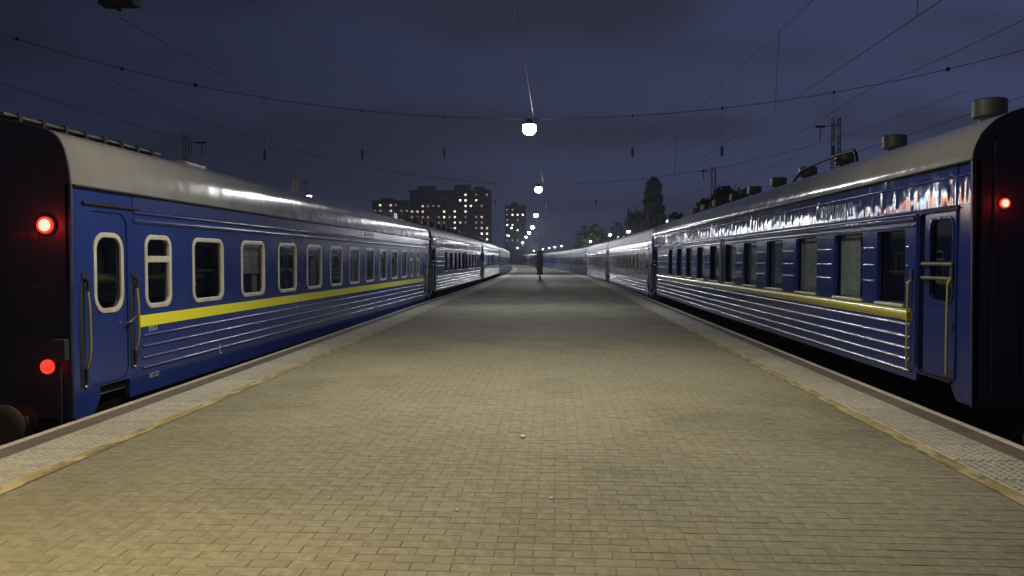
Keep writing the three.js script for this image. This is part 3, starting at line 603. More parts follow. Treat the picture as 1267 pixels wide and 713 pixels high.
  inside(root, hl, D, y(2.48), 0.34); bogie(root, hl - 3.6); bogie(root, -hl + 3.6); buffers(root, hl, Y0 - 0.16); gangway(root, hl, y(2.2));
  for (const [s, r, h] of [[2.62, 0.205, 0.22], [5.5, 0.19, 0.2], [7.7, 0.21, 0.2], [10.0, 0.2, 0.2], [12.3, 0.2, 0.2], [14.7, 0.2, 0.2], [17.2, 0.14, 0.2], [19.9, 0.13, 0.22], [22.1, 0.13, 0.22], [24.2, 0.13, 0.22]]) {
    const Lp = [[0.0001, 0.2 + h], [r * 0.9, 0.2 + h], [r, 0.18 + h], [r, 0.21], [r * 0.92, 0.18], [r * 0.62, 0.16], [r * 0.55, -0.1]].map((p) => new THREE.Vector2(...p)).reverse();
    const g = new THREE.LatheGeometry(Lp, 26); g.translate(-0.05, y(3.26), hl - s); mesh('roof_vent', g.toNonIndexed(), M.ventGrey, root);
  }
  mesh('roof_pipe', tube([[-0.35, y(3.2), hl - 6.3], [-0.35, y(3.52), hl - 6.4], [-0.35, y(3.56), hl - 6.7], [-0.4, y(3.54), hl - 8.4], [-0.5, y(3.45), hl - 9.0], [-0.6, y(3.2), hl - 9.4]], 0.03, 7), M.iron, root);
  for (let k = 0; k < 7; k++) mesh('roof_step', box(-0.3, 0.05, y(3.26), y(3.34), hl - 3.2 - k * 0.26, hl - 3.1 - k * 0.26), M.rubber, root);
  return root;
}

// ---- a car too far off to show its parts: body, roof, windows
function buildFarCar() {
  const hl = 12.2, root = new THREE.Group(), y = (v) => v + Y0;
  const rg = roofGeo(A.roofProf, hl, 0.0);
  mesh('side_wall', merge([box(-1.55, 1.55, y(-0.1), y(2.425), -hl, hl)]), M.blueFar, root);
  mesh('roof', rg.geo, M.roofOld, root);
  mesh('end_wall', endWall(rg.P, y(-0.1), hl, 0.01), M.endDark, root); mesh('end_wall', endWall(rg.P, y(-0.1), -hl - 0.01, 0.01), M.endDark, root);
  mesh('underframe', box(-1.2, 1.2, y(-0.8), y(-0.11), -hl + 1, hl - 1), M.rubber, root);
  for (const sd of [1, -1]) for (let k = 0; k < 12; k++) { const z = -hl + 1.8 + k * 1.9; mesh('window', box(sd > 0 ? 1.551 : -1.56, sd > 0 ? 1.56 : -1.551, y(0.97), y(1.93), z - 0.5, z + 0.5), M.farPane ||= phys({ color: lin(0.015, 0.016, 0.02), roughness: 0.05 }), root); }
  return root;
}
function put(root, name, label, side, d0, len, turned, group) {               // lay a car on its track between d0 and d0 + len
  const line = side === 'left' ? (d) => sideL(d) - 1.55 : (d) => sideR(d) + 1.55;
  const x0 = line(d0), x1 = line(d0 + len), h = Math.atan2(x0 - x1, len);
  root.name = numbered(name); root.position.set((x0 + x1) / 2, DEEP, -(d0 + len / 2)); root.rotation.set(0, h + (turned ? Math.PI : 0), 0);
  scene.add(root); tag(root, label, 'railway carriage', group); return root;
}
const carA = buildCarA(), carB = buildCarB();
const plainA = carA.clone(), plainB = carB.clone();
for (const r of [plainA, plainB]) for (const c of [...r.children]) { if (c.name === 'yellow_stripe') r.remove(c); if (c.name === 'roof') c.material = M.roofOld; }
{
  const hl = A.L / 2;
  tailLamps(carA, 1.55, hl, [[1.295, 1.975, 0.09, M.redLamp, 0.28], [1.29, 0.437, 0.078, null, 0.05]]);
  const jb = mesh('junction_box', rbox(1.37, 1.53, Y0 + 0.50, Y0 + 0.74, hl, hl + 0.09, 0.015), M.board, carA);
  mesh('cable', tube([[1.45, Y0 + 0.52, hl + 0.05], [1.46, Y0 + 0.2, hl + 0.07], [1.45, Y0 - 0.1, hl + 0.06], [1.41, Y0 - 0.5, hl + 0.03]], 0.014, 7), M.rubber, jb);
  mesh('marking', merge([endText('018 20 45', 0.07, 0.9, Y0 + 1.83, hl + 0.002), endText('КРИ', 0.06, 1.2, Y0 + 1.36, hl + 0.002), endText('08 04 21', 0.06, 1.12, Y0 + 1.27, hl + 0.002), endText('08 08 Ж', 0.06, 1.12, Y0 + 1.17 - 0.06, hl + 0.002)]), M.markRed, carA);
  mesh('marking', merge([lettering('018-8', 0.065, 1, 1.556, Y0 + 0.675, 1.62, hl), lettering('061 27', 0.06, 1, 1.556, Y0 + 0.07, 1.62, hl), lettering('L', 0.15, 1, 1.556, Y0 + 0.13, 3.75, hl)]), M.markGrey, carA);
  mesh('lettering', lettering('УКРЗАЛІЗНИЦЯ', 0.11, 1, 1.55 + 0.009, Y0 + 2.25, 13.2, hl, 0.006), M.blueBand, carA);
  tailLamps(carB, -1.55, B.L / 2, [[-1.29, 2.155, 0.048, M.redLamp, 0.07]]);
  mesh('lettering', lettering('СОВРІЛИНІ', 0.2, -1, -1.55 - 0.013, Y0 + 2.205, 4.75, B.L / 2, 0.006), std({ color: lin(0.012, 0.018, 0.06), roughness: 0.5 }), carB);
}
put(carA, 'passenger_carriage', 'blue carriage with cream-framed round-cornered windows and two lit red lamps on its dark end', 'left', 8.38, A.L, false);
put(carB, 'passenger_carriage', 'dark blue ribbed carriage with square windows, yellow stripe and one small red lamp', 'right', 8.12, B.L, false);
put(plainB, 'passenger_carriage', 'plain ribbed carriage coupled straight behind the carriage with cream-framed windows', 'left', 8.38 + 24.75, B.L - 0.2, true);
put(plainA, 'passenger_carriage', 'plain carriage with round-cornered windows coupled straight behind the ribbed yellow-striped carriage', 'right', 8.12 + 25.55, A.L, true);
put(plainB.clone(), 'passenger_carriage', 'third carriage of the train with two red tail lamps, glare along its side', 'left', 8.38 + 24.75 + 25.45, B.L, true);
put(plainA.clone(), 'passenger_carriage', 'third carriage of the ribbed yellow-striped train, glare along its windows', 'right', 8.12 + 25.55 + 24.8, A.L, true);
const far0 = buildFarCar();
const farLabelL = ['fourth carriage of the train with two red tail lamps, where it bends away', 'fifth carriage of the train with two red tail lamps, a sliver on the bend'];
for (let k = 0; k < 2; k++) put(k ? far0.clone() : far0, 'passenger_carriage', farLabelL[k], 'left', 84.4 + 24.8 * k, 24.4, false);
const ord = ['fourth', 'fifth', 'sixth', 'seventh', 'eighth', 'ninth', 'tenth', 'eleventh'];
for (let k = 0; k < 6; k++) put(far0.clone(), 'passenger_carriage', ord[k] + ' carriage of the ribbed yellow-striped train, small on the far bend', 'right', 83.6 + 24.8 * k, 24.4, true);

// ---------------------------------------------------------------- overhead line: cross spans, lamps, wires
const spanY = (x, c, k, y0) => y0 + k * (x - c) ** 2;
function crossSpan(d, xc, yMin, xa, xb, label) {
  const t = thing('span_wire', label, 'cross-span wire');
  const k = 0.0083, pts = []; for (let i = 0; i <= 24; i++) { const x = xa + (xb - xa) * i / 24; pts.push([x, spanY(x, xc, k, yMin), -d]); }
  mesh('cable', tube(pts, 0.011, 5, 72), M.wire, t);
  return (x) => spanY(x, xc, k, yMin);
}
function insulatorGeo(x, yTop, z, len) {
  const P = [[0.012, 0]]; for (let i = 0; i < 5; i++) { const a = -0.05 - i * (len - 0.1) / 5; P.push([0.02, a], [0.065, a - 0.02], [0.06, a - 0.04], [0.02, a - 0.05]); } P.push([0.012, -len]);
  const g = new THREE.LatheGeometry(P.map((p) => new THREE.Vector2(p[0], p[1])).reverse(), 10); g.translate(x, yTop, z); return g.toNonIndexed();
}
function hanger(x, yTop, yBot, d, label) {
  const t = thing('suspension_insulator', label, 'insulator', [x, yTop, -d]);
  mesh('dropper', tube([[0, 0, 0], [0, yBot - yTop + 0.4, 0]], 0.005, 5), M.wire, t);
  mesh('insulator_string', insulatorGeo(0, yBot - yTop + 0.42, 0, 0.42), M.insul, t);
  const c = new THREE.SphereGeometry(0.05, 8, 6); mesh('clamp', c, M.insul, t);
}
const LAMPS = [];
function lampHead(label, x, yv, d, opts) {
  const { cable = 0.5, I = 60, aim = [0, -1, 0.9], kind = 'white', angle = 1.25, bare = 0, pen = 0.65, r = 0.24, group } = opts;
  const t = thing('pendant_lamp', label, 'lamp', [x, yv, -d], 0, group);
  mesh('lens', (() => { const g = new THREE.SphereGeometry(r, 22, 14); g.scale(1, 0.9, 0.9); return g; })(), glow(kind), t);
  const hood = new THREE.LatheGeometry([[0.0001, 0.3], [0.06, 0.29], [0.09, 0.2], [r * 0.8, 0.17], [r * 1.0, 0.10], [r * 1.02, 0.06]].map((p) => new THREE.Vector2(...p)).reverse(), 22); hood.translate(0, r * 0.35, 0); mesh('lamp_hood', hood.toNonIndexed(), M.lampBody, t);
  mesh('hanger_rod', tube([[0, 0.3, 0], [0, 0.3 + cable, 0]], 0.014, 6), M.lampBody, t);
  const col = { warm: 0xffe2a6, soft: 0xfff1d6, white: 0xf6f7fb }[kind];
  if (bare) { const p = new THREE.PointLight(col, bare, 0, 2); p.castShadow = true; p.shadow.radius = 8; t.add(p); }
  if (I) {
    const s = new THREE.SpotLight(col, I, 0, angle, pen, 2);
    s.position.set(0, bare ? -0.03 : 0, 0); s.target.position.set(...aim); t.add(s); t.add(s.target);
    s.castShadow = true; s.shadow.radius = 8;
  }
  return t;
}
{
  const rows = [[28.2, -0.9], [52.4, -1.07], [82.8, -1.96], [113, -3.16], [136.5, -4.34], [162, -5.82], [215, -8.68], [309, -14.4]];
  const words = ['brightest large white lamp hanging over the platform, first ahead', 'second white lamp down the platform, straight below the large bright one', 'third white lamp in the hanging row, just left of the T-shaped post', 'fourth white lamp in the hanging row over the platform', 'fifth white lamp in the hanging row over the platform', 'sixth white lamp in the hanging row over the platform', 'seventh small white lamp in the hanging row near the bend', 'eighth and smallest white lamp in the hanging row at the bend'];
  const power = [48, 0, 230, 0, 0, 0, 0, 0], bare = [27, 34, 52, 105, 150, 150, 200, 200];
  const sp = ['sagging span wire that carries the brightest lamp and dark insulators', 'second span wire across the tracks, carrying the second lamp', 'third span wire across the tracks, carrying the third lamp'];
  rows.forEach(([d, x], i) => {
    if (i < 3) {
      const f = crossSpan(d, x + 0.6, 6.55, -30, 26, sp[i]);
      if (i < 2) for (const [xx, w] of [[-10.4, 'far outside the left-hand carriage roof'], [-6.85, 'over the carriage with cream-framed windows'], [-3.9, 'over the left half of the platform'], [2.7, 'over the right half of the platform'], [5.8, 'over the ribbed yellow-striped carriage'], [9.6, 'beyond the ribbed yellow-striped carriage']])
        hanger(xx, f(xx), 5.15, d, `dark insulator string hanging from the ${i ? 'second' : 'first'} span wire ${w}`);
      if (i === 0) for (const [xx, w] of [[-19.5, 'end at the upper left corner'], [-15.6, 'part above the dark left-hand car end'], [-12.9, 'part left of the outermost insulator string'], [13.4, 'above the bent roof pipe'], [16.6, 'end above the big round roof vent']]) { const c = new THREE.SphereGeometry(0.075, 8, 6); tag(mesh('wire_clamp', c, M.insul), 'small dark clamp ball on the first span wire, ' + w, 'clamp', 'clamps along the first span wire').position.set(xx, f(xx), -d); }
    }
    lampHead(words[i], x, 6.2, d, { I: power[i], bare: bare[i], cable: 0.07, aim: i === 2 ? [0.05, -1, 0.9] : [0.1, -0.75, 1], angle: i === 2 ? 1.0 : 1.25 });
  });
  // lamps over the camera's end of the platform, out of the picture
  lampHead('white lamp hanging over the near end of the platform', -0.9, 6.2, 8.8, { I: 122, aim: [0, -1, 0.05], kind: 'soft', angle: 1.45 });
  lampHead('warm lamp hanging over the platform behind the viewpoint', -5.0, 5.6, -0.5, { I: 265, aim: [0, -1, 0.02], kind: 'warm', angle: 1.06, pen: 0.45 });
  // next platform to the left: one seen lamp, others added unseen to feed reflections
  const left = [[52.4, -16.4, 5.72], [82.8, -17.2, 5.2], [113, -18.6, 5.2], [136.5, -20, 5.2], [162, -21.5, 5.2]];
  left.forEach(([d, x, yv], i) => lampHead(i ? 'added white lamp for reflections, on the next platform and hidden by the ' + ['second', 'third', 'fourth', 'fifth'][i - 1] + ' carriage of the left-hand train' : 'white lamp glinting just above the long grey roof of the carriage with cream-framed windows', x, yv, d, { I: 90, cable: 1.2, aim: [0.25, -0.8, 0.7], group: i ? 'unseen lamps added beyond the left train for reflections' : undefined }));
  const right = [[131, 12.0], [148, 10.2], [200, 8.9], [266, 2.2], [290, 0.0], [312, -2.2], [340, -5.0], [400, -10.5]];
  const rw = ['first', 'second', 'third', 'fourth', 'fifth', 'sixth', 'seventh', 'eighth'];
  right.forEach(([d, x], i) => lampHead(rw[i] + ' white lamp from the poplar along the roof line of the ribbed train', x, 6.2, d, { I: 0, bare: 120, cable: 0.4, r: 0.24 }));
  lampHead('white lamp in front of the lit tower block behind the bend', -13.6, 11.6, 250, { I: 200, cable: 0.4, r: 0.245, aim: [0.2, -1, 0.5] });
  lampHead('smaller white lamp low before the tower block behind the bend', -14.6, 9.2, 252, { I: 60, cable: 0.4, r: 0.16, aim: [0.2, -1, 0.5] });
}
{
  // wires along the tracks
  const follow = (side, off) => (d) => (side === 'left' ? sideL(d) - 1.55 : sideR(d) + 1.55) + off;
  const run = (f, yv, d0, d1, label, sag = 0.5, span = 24.4, ph = 28.2) => {
    const t = thing('overhead_wire', label, 'overhead wire'), pts = [];
    for (let d = d0; d <= d1; d += 4) { const u = (((d - ph) / span) % 1 + 1) % 1; pts.push([f(d), yv - sag * 4 * u * (1 - u), -d]); }
    mesh('cable', tube(pts, 0.008, 5, pts.length * 2), M.wire, t);
  };
  run(follow('right', 0), 5.5, 4, 150, 'lower overhead wire above the ribbed yellow-striped train', 0.08);
  run(follow('right', 0.1), 7.75, 4, 150, 'upper overhead wire above the ribbed yellow-striped train', 0.35);
  run(follow('right', 5), 5.4, 4, 150, 'lower overhead wire over the track beyond the ribbed train', 0.08);
  run(follow('right', 5), 7.4, 4, 150, 'upper overhead wire over the track beyond the ribbed train', 0.35);
  run(follow('left', 0), 5.45, 12.2, 150, 'lower overhead wire above the train with two red tail lamps', 0.08);
  run(follow('left', 0), 7.75, 4, 150, 'upper overhead wire above the train with two red tail lamps', 0.35);
  run(follow('left', -5), 5.45, 4, 150, 'overhead wire over the track beyond the train with two red tail lamps', 0.1);
  run((d) => -0.75 - Math.max(0, d - 60) ** 2 / 4000, 6.62, 4, 110, 'power cable slung along the row of hanging lamps', 0.12);
  // the dropper that ties upper and lower wire
  for (const [d, w] of [[13, 'nearest the viewer'], [21, 'second ahead'], [38, 'third ahead'], [46, 'furthest ahead']]) { tag(mesh('dropper_wire', tube([[follow('right', 0)(d), 5.45, -d], [follow('right', 0.08)(d), 7.5, -d]], 0.006, 4), M.wire), 'thin dropper joining the overhead wires above the ribbed train, ' + w, 'dropper', 'droppers above the ribbed train'); }
  const bx = thing('section_insulator', 'dark box-shaped fitting hung on the overhead wire at the top edge of the sky', 'insulator', [-6.72, 5.53, -12.1]);
  mesh('case', rbox(-0.28, 0.28, -0.02, 0.22, -0.12, 0.12, 0.015), M.insul, bx);
  const cl = new THREE.SphereGeometry(0.05, 10, 8); cl.translate(0, -0.05, 0); mesh('clamp', cl, M.insul, bx);
}
function latticeMast(x, d, h, w, label) {
  const t = thing('lattice_mast', label, 'mast', [x, DEEP, -d]);
  for (const [a, b] of [[-1, -1], [1, -1], [1, 1], [-1, 1]]) mesh('leg', tube([[a * w, 0, b * w], [a * w * 0.8, h, b * w * 0.8]], 0.035, 4), M.mast, t);
  const n = Math.round(h / 0.9);
  for (let i = 0; i < n; i++) {
    const y0 = h * i / n, y1 = h * (i + 1) / n, q = (v) => w * (1 - 0.2 * v / h);
    const lines = [];
    for (const f of [-1, 1]) { lines.push(tube([[-q(y0) * (i % 2 ? -1 : 1), y0, f * q(y0)], [q(y1) * (i % 2 ? -1 : 1), y1, f * q(y1)]], 0.022, 4)); lines.push(tube([[f * q(y0), y0, -q(y0) * (i % 2 ? -1 : 1)], [f * q(y1), y1, q(y1) * (i % 2 ? -1 : 1)]], 0.022, 4)); }
    mesh('brace', merge(lines), M.mast, t);
  }
  const dir = x > 0 ? -1 : 1;
  mesh('bracket', tube([[0, h - 0.5, 0], [dir * 1.1, h - 0.55, 0]], 0.035, 5), M.mast, t);
  mesh('insulator_string', insulatorGeo(dir * 1.0, h - 0.6, 0, 0.9), M.insul, t);
  mesh('insulator_cap', rbox(dir * 1.0 - 0.3, dir * 1.0 + 0.3, h - 0.62, h - 0.5, -0.08, 0.08, 0.02), M.insul, t);
}
latticeMast(18.0, 52.4, 11.9, 0.26, 'pale lattice mast standing behind the roof vents of the ribbed carriage');
latticeMast(16.2, 82.8, 12.4, 0.24, 'thin lattice mast between the tall poplar and the roof vents');
latticeMast(-24.6, 52.4, 11.2, 0.27, 'lattice mast above the grey roof of the carriage with cream-framed windows');
latticeMast(-27.3, 82.8, 11.4, 0.24, 'faint lattice mast beside the lamp glint over the grey carriage roof');

// ---------------------------------------------------------------- platform posts
function tPost(x, d, label, sc = 1) {
  const t = thing('platform_post', label, 'post', [x, 0, -d]);
  mesh('column', tube([[0, 0, 0], [0, 3.75 * sc, 0]], 0.055, 10), M.postPaint, t);
  const foot = new THREE.LatheGeometry([[0.16, 0], [0.15, 0.06], [0.08, 0.12], [0.075, 0.35], [0.055, 0.4]].map((p) => new THREE.Vector2(...p)), 14); mesh('foot', foot.toNonIndexed(), M.board, t);
  mesh('crossbar', merge([tube([[-0.58, 3.35, 0], [0.58, 3.35, 0]], 0.035, 8), tube([[0, 2.9, 0], [0.3, 3.1, 0], [0.42, 3.33, 0]], 0.018, 6), tube([[0, 2.9, 0], [-0.3, 3.1, 0], [-0.42, 3.33, 0]], 0.018, 6)]), M.postPaint, t);
  for (const s of [-1, 1]) {
    const l = new THREE.Group(); l.name = 'lantern'; l.position.set(s * 0.56, 3.38, 0); t.add(l);
    const petals = []; for (let k = 0; k < 4; k++) { const b = box(-0.09, 0.09, 0.02, 0.36, -0.008, 0.008); b.rotateX(0.42); b.translate(0, 0, 0.05); b.rotateY(k * Math.PI / 2 + 0.4); petals.push(b); }
    mesh('lantern_glass', merge(petals), M.frame, l);
    const top = new THREE.ConeGeometry(0.24, 0.09, 8, 1, true); top.translate(0, 0.42, 0); mesh('lantern_cap', top.toNonIndexed(), M.postPaint, l);
  }
  mesh('information_board', rbox(-0.2, 0.2, 0.45, 2.25, -0.07, 0.07, 0.02), M.board, t);
  mesh('board_frame', merge([box(-0.22, -0.19, 0.42, 2.28, -0.085, 0.085), box(0.19, 0.22, 0.42, 2.28, -0.085, 0.085), box(-0.19, 0.19, 2.25, 2.28, -0.085, 0.085)]), M.iron, t);
}
tPost(-1.15, 62, 'T-shaped post with twin lanterns and a dark board in mid platform');
tPost(-2.9, 127, 'small post with twin lanterns right behind the T-shaped one');
tPost(-8.2, 235, 'tiny post with twin lanterns near the far bend of the platform');

// ---------------------------------------------------------------- litter
[[-0.28, 7.1, 0.022, 'white pebble lying on the paving in mid platform'], [-0.02, 5.28, 0.012, 'white scrap lying on the paving nearest the viewer'], [-0.62, 5.0, 0.01, 'pale crumb on the paving left of the white scrap']].forEach(([x, d, r, lb]) => {
  const g = new THREE.SphereGeometry(r * 1.25, 9, 6); const p = g.attributes.position; for (let i = 0; i < p.count; i++) { const k = 0.85 + 0.3 * vnoise(p.getX(i) / r + 9, p.getZ(i) / r + 4 + p.getY(i) / r); p.setXYZ(i, p.getX(i) * k, p.getY(i) * k * 0.65, p.getZ(i) * k); } g.computeVertexNormals();
  tag(mesh('pebble', g, M.chalk), lb, 'pebble').position.set(x, r * 0.5 + 0.001, -d);
});

// ---------------------------------------------------------------- apartment blocks
const wallM = [std({ color: lin(0.15, 0.105, 0.105), roughness: 0.9, map: rep(T.grain, 9, 9) }), std({ color: lin(0.11, 0.088, 0.092), roughness: 0.9, map: rep(T.grain, 9, 9) })];
const litM = [[1, 0.86, 0.62, 1.7], [1, 0.72, 0.36, 1.1], [1, 0.6, 0.35, 0.35], [0.95, 0.97, 1, 2.2], [1, 0.8, 0.6, 0.18]].map((c) => std({ color: lin(0.3, 0.3, 0.3), roughness: 0.6, emissive: lin(c[0], c[1], c[2]), emissiveIntensity: c[3] }));
const darkPane = phys({ color: lin(0.03, 0.03, 0.035), roughness: 0.15 });
const paneFrame = std({ color: lin(0.3, 0.29, 0.28), roughness: 0.7 });
const winGeo = box(-0.5, 0.5, -0.55, 0.55, -0.06, 0.02);
function worldX(px, d) { return d * Math.tan(Math.atan((px - 633.5) / 985) - 0.0536); }
function block(label, px0, px1, pyTop, d, lits, o = {}) {
  const x0 = worldX(px0, d), x1 = worldX(px1, d), top = 1.6 + (321.5 - pyTop) / 985 * d * 0.998;
  const t = thing('apartment_block', label, 'apartment block', [(x0 + x1) / 2, DEEP - 0.36, -d]);
  const w = x1 - x0, base = -(DEEP - 0.36), H = top + base;
  mesh('wall', box(-w / 2, w / 2, 0, H, -14, 0), wallM[o.tone || 0], t);
  mesh('roof', merge([box(-w / 2 - 0.3, w / 2 + 0.3, H, H + 0.9, -14.3, 0.35), ...(o.tops || []).map(([a, b, h]) => box(-w / 2 + a * w, -w / 2 + b * w, H + 0.9, H + 0.9 + h, -10, -3))]), wallM[1], t);
  const cols = o.cols || Math.round(w / 2.9), cw = w / cols, fl = 3.0;
  const pick = new Map(lits.map(([px, py, k]) => { const X = worldX(px, d) - (x0 + x1) / 2, Y = 1.6 + (321.5 - py) / 985 * d + base; return [Math.max(0, Math.min(cols - 1, Math.floor((X + w / 2) / cw))) + ':' + Math.round((H - Y - 1.7) / fl), k]; }));
  const dk = [];
  for (let f = 0; H - 1.7 - f * fl > Math.max(4, H - 46); f++) for (let c = 0; c < cols; c++) {
    const X = -w / 2 + (c + 0.5) * cw, Y = H - 1.7 - f * fl, k = pick.get(c + ':' + f) ?? (hash(c, f, 7 + (o.tone || 0)) < 0.09 ? (hash(c, f, 9) < 0.6 ? 2 : 4) : undefined);
    if (k === undefined) { if (dk.length < 220) { const m = mesh('window', winGeo, darkPane, t); m.position.set(X, Y, 0.01); dk.push(1); } } else { const m = mesh('window', winGeo, litM[k], t); m.position.set(X, Y, 0.02); mesh('window_frame', merge([box(-0.6, 0.6, 0.55, 0.65, -0.05, 0.1), box(-0.6, 0.6, -0.65, -0.55, -0.05, 0.1), box(-0.03, 0.03, -0.55, 0.55, 0.02, 0.06)]), paneFrame, m); }
  }
  for (let c = 1; c < cols; c += 4) mesh('balcony_stack', merge(Array.from({ length: 12 }, (_, f) => box(-w / 2 + c * cw - 1.4, -w / 2 + c * cw + 1.4, H - 3.1 - f * fl, H - 2.1 - f * fl, 0.13, 1.1))), wallM[(c + (o.tone || 0)) % 2], t);
  for (let f = 1; f < 14; f += 1) mesh('floor_band', box(-w / 2, w / 2, H - 3.2 - (f - 1) * fl, H - 3.05 - (f - 1) * fl, 0, 0.12), wallM[1], t);
}
block('wide dark apartment block with scattered lit windows, tallest of the group', 507, 606, 237, 430, [
  [521.5, 251.5, 1], [521.5, 255, 1], [512, 262, 1], [517.5, 262, 1], [521.5, 262, 1], [517, 269, 2], [522, 269, 2], [522, 277, 1], [532, 269, 2], [543, 266.5, 2], [543.5, 273, 2], [539, 280, 1], [543, 284, 2], [530, 283, 0], [533, 283, 0], [553, 263.5, 0], [553, 270, 0], [569.5, 248, 3], [576, 250, 3], [576, 244, 0], [576, 257, 0], [576, 263, 0], [566, 260, 0], [566, 270, 0], [566, 276, 0], [566, 283.5, 0], [570.5, 273.5, 1], [586, 254.5, 0], [590.5, 245, 0], [594, 252, 2], [588, 268, 2], [594, 268, 1], [594.5, 273.5, 2], [588, 281, 2], [598.5, 281, 1], [603, 281, 1], [606, 281, 2], [598.5, 284, 1], [603, 284, 1], [596.5, 288.5, 3], [603, 287, 0], [593, 295, 1], [603, 294, 0], [602, 242, 2]], { tops: [[0.08, 0.3, 2.5], [0.55, 0.75, 3.2], [0.8, 0.93, 2]] });
block('lower dark apartment block stepping down beside the wide one', 461, 507, 249.5, 425, [[474, 253, 0], [481.5, 255, 1], [489, 255.5, 2], [491.5, 255.5, 2], [470, 260, 2], [482, 262.5, 1], [489, 265.5, 0], [478, 266.5, 1], [497, 262, 2]], { tops: [[0.2, 0.5, 1.6]], tone: 1 });
block('narrow tower block with white lights rising over the bend of the left-hand train', 624.5, 650, 256, 470, [[634.5, 263, 3], [637.5, 266, 0], [629, 271, 2], [634.5, 276, 0], [628.5, 278.5, 3], [629, 292, 0], [644, 263, 3], [630.5, 256.5, 2], [641, 283, 0], [629, 258, 2], [640, 270, 2]], { tone: 1, tops: [[0.3, 0.6, 2]] });
// hall added unseen behind the train, to feed reflections in the ribbed train's paint
{
  const t = thing('added_reflection_hall', 'added unseen hall with glowing windows for reflections, beyond the left-hand train', 'building', [-32, DEEP - 0.36, -130]);
  mesh('wall', box(-9, 0, 0, 9.5, -60, 60), wallM[0], t);
  mesh('roof', box(-9.3, 0.4, 9.5, 9.85, -60.3, 60.3), wallM[1], t);
  const cols = [0, 0, 3, 3, 3, 0, 1, 3, 3, 0, 0, 3, 3, 1, 0];
  const em = [[1, 0.88, 0.66, 8], [1, 0.36, 0.09, 8], [0, 0, 0, 0], [0.5, 0.72, 1, 14]].map((c) => std({ color: lin(0.3, 0.3, 0.3), roughness: 0.5, emissive: lin(c[0], c[1], c[2]), emissiveIntensity: c[3] }));
  for (let k = 0; k < 29; k++) { const z = 57 - k * 4; const m = mesh('window', box(-0.05, 0.05, 7.2, 9.2, z - 1.3, z + 1.3), (k < 7 && k % 3 !== 1) ? em[1] : em[cols[k % 15]], t); mesh('window_frame', merge([box(-0.02, 0.1, 9.2, 9.35, z - 1.45, z + 1.45), box(-0.02, 0.1, 7.05, 7.2, z - 1.45, z + 1.45), box(0.05, 0.09, 7.2, 9.2, z - 0.05, z + 0.05)]), paneFrame, m); }
}

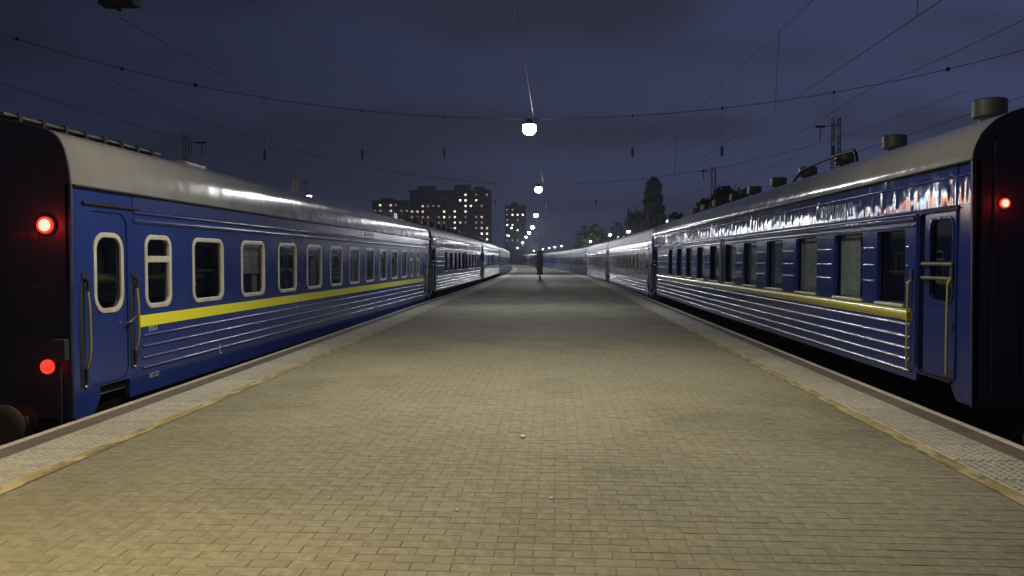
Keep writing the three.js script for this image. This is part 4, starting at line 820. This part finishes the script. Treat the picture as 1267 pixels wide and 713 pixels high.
// ---------------------------------------------------------------- trees
const leafMats = [std({ color: lin(0.045, 0.06, 0.03), roughness: 0.8, side: THREE.DoubleSide }), std({ color: lin(0.035, 0.045, 0.028), roughness: 0.8, side: THREE.DoubleSide })];
const bark = std({ color: lin(0.09, 0.07, 0.055), roughness: 0.95 });
const leafGeo = (() => { const g = new THREE.BufferGeometry(); g.setAttribute('position', new THREE.Float32BufferAttribute([-0.5, 0, 0, 0, -0.3, 0.12, 0.5, 0, 0, -0.5, 0, 0, 0.5, 0, 0, 0, 0.34, 0.1], 3)); g.computeVertexNormals(); return g; })();
function tree(label, px, d, pyTop, wpx, kind, n, baseY = DEEP - 0.3) {
  const x = worldX(px, d), top = 1.6 + (321.5 - pyTop) / 985 * d, R = wpx / 985 * d / 2, H = top - baseY;
  const t = thing(kind === 'poplar' ? 'poplar_tree' : 'leafy_tree', label, 'tree', [x, baseY, -d]);
  const tr = new THREE.CylinderGeometry(R * 0.03 + 0.05, R * 0.09 + 0.15, H * 0.8, 9); tr.translate(0, H * 0.4, 0);
  const limbs = [tr.toNonIndexed()]; for (let i = 0; i < 9; i++) { const a = i * 2.4, h0 = H * (0.2 + 0.05 * i); limbs.push(tube([[0, h0, 0], [Math.cos(a) * R * 0.55, h0 + H * 0.16, Math.sin(a) * R * 0.55]], 0.06 + R * 0.012, 5)); }
  mesh('trunk', merge(limbs), bark, t);
  const clumps = []; for (let i = 0; i < 150; i++) {
    const v = kind === 'poplar' ? rr(0.06, 0.97) : rr(0.15, 0.92);
    const env = kind === 'poplar' ? Math.min(1, 0.1 + 1.25 * Math.pow(1 - v, 0.8)) * (v < 0.2 ? 0.6 + 2 * v : 1) : Math.sqrt(Math.max(0.02, 1 - ((v - 0.55) / 0.5) ** 2));
    const a = rr(0, 6.283), q = R * env * Math.sqrt(rnd()) * 0.85; clumps.push([Math.cos(a) * q, v * H, Math.sin(a) * q, R * (kind === 'poplar' ? 0.2 : 0.26) * (0.6 + 0.7 * rnd())]);
  }
  const im = new THREE.InstancedMesh(leafGeo, leafMats[kind === 'poplar' ? 1 : 0], n); im.name = 'crown'; stuff(im); im.castShadow = im.receiveShadow = true;
  const Mx = new THREE.Matrix4(), Q = new THREE.Quaternion(), E = new THREE.Euler(), ls = Math.max(0.5, R * 0.26);
  for (let i = 0; i < n; i++) {
    const c = clumps[Math.floor(rnd() * clumps.length)]; const u = rr(-1, 1), a = rr(0, 6.283), r = c[3] * Math.cbrt(rnd()) * 1.25, s = Math.sqrt(1 - u * u);
    E.set(rr(-1.4, 1.4), rr(0, 6.28), rr(-1.4, 1.4)); Q.setFromEuler(E); const k = ls * rr(0.6, 1.3);
    Mx.compose(new THREE.Vector3(c[0] + r * s * Math.cos(a), c[1] + r * u * 1.15, c[2] + r * s * Math.sin(a)), Q, new THREE.Vector3(k, k, k)); im.setMatrixAt(i, Mx);
    const g = 0.55 + 0.9 * rnd(); im.setColorAt(i, lin(g, g, g));
  }
  t.add(im);
}
tree('tall pointed poplar rising above the far roofs, darkest shape on the skyline', 808, 165, 221, 42, 'poplar', 7500);
tree('broad low tree against the left foot of the tall poplar', 788, 172, 258, 34, 'leafy', 2600);
tree('thin pointed tree standing left of the tall poplar', 777, 185, 256, 7, 'poplar', 700);
tree('low shrubby tree left of the thin pointed tree', 764, 190, 272, 24, 'leafy', 1500);
tree('lowest rounded tree at the dark end of the tree row', 735, 210, 281, 46, 'leafy', 1800);
tree('big rounded dark tree behind the roof vents of the ribbed carriage', 897, 80, 227, 42, 'leafy', 4200);
tree('rounded tree right of the big one, half hidden by roof vents', 925, 78, 231, 40, 'leafy', 3600);
tree('smaller tree stepping down left of the big rounded one', 872, 84, 240, 26, 'leafy', 2200);
tree('flat-topped small tree just right of the tall poplar', 836, 96, 257, 20, 'leafy', 1500);

// ---------------------------------------------------------------- draw
const renderer = new THREE.WebGLRenderer({ antialias: true });
renderer.setSize(1024, 576);
renderer.shadowMap.enabled = true; renderer.shadowMap.type = THREE.PCFSoftShadowMap;
renderer.toneMapping = THREE.LinearToneMapping;
renderer.toneMappingExposure = EXPOSURE;
scene.environmentIntensity = 1;
renderer.render(scene, camera);
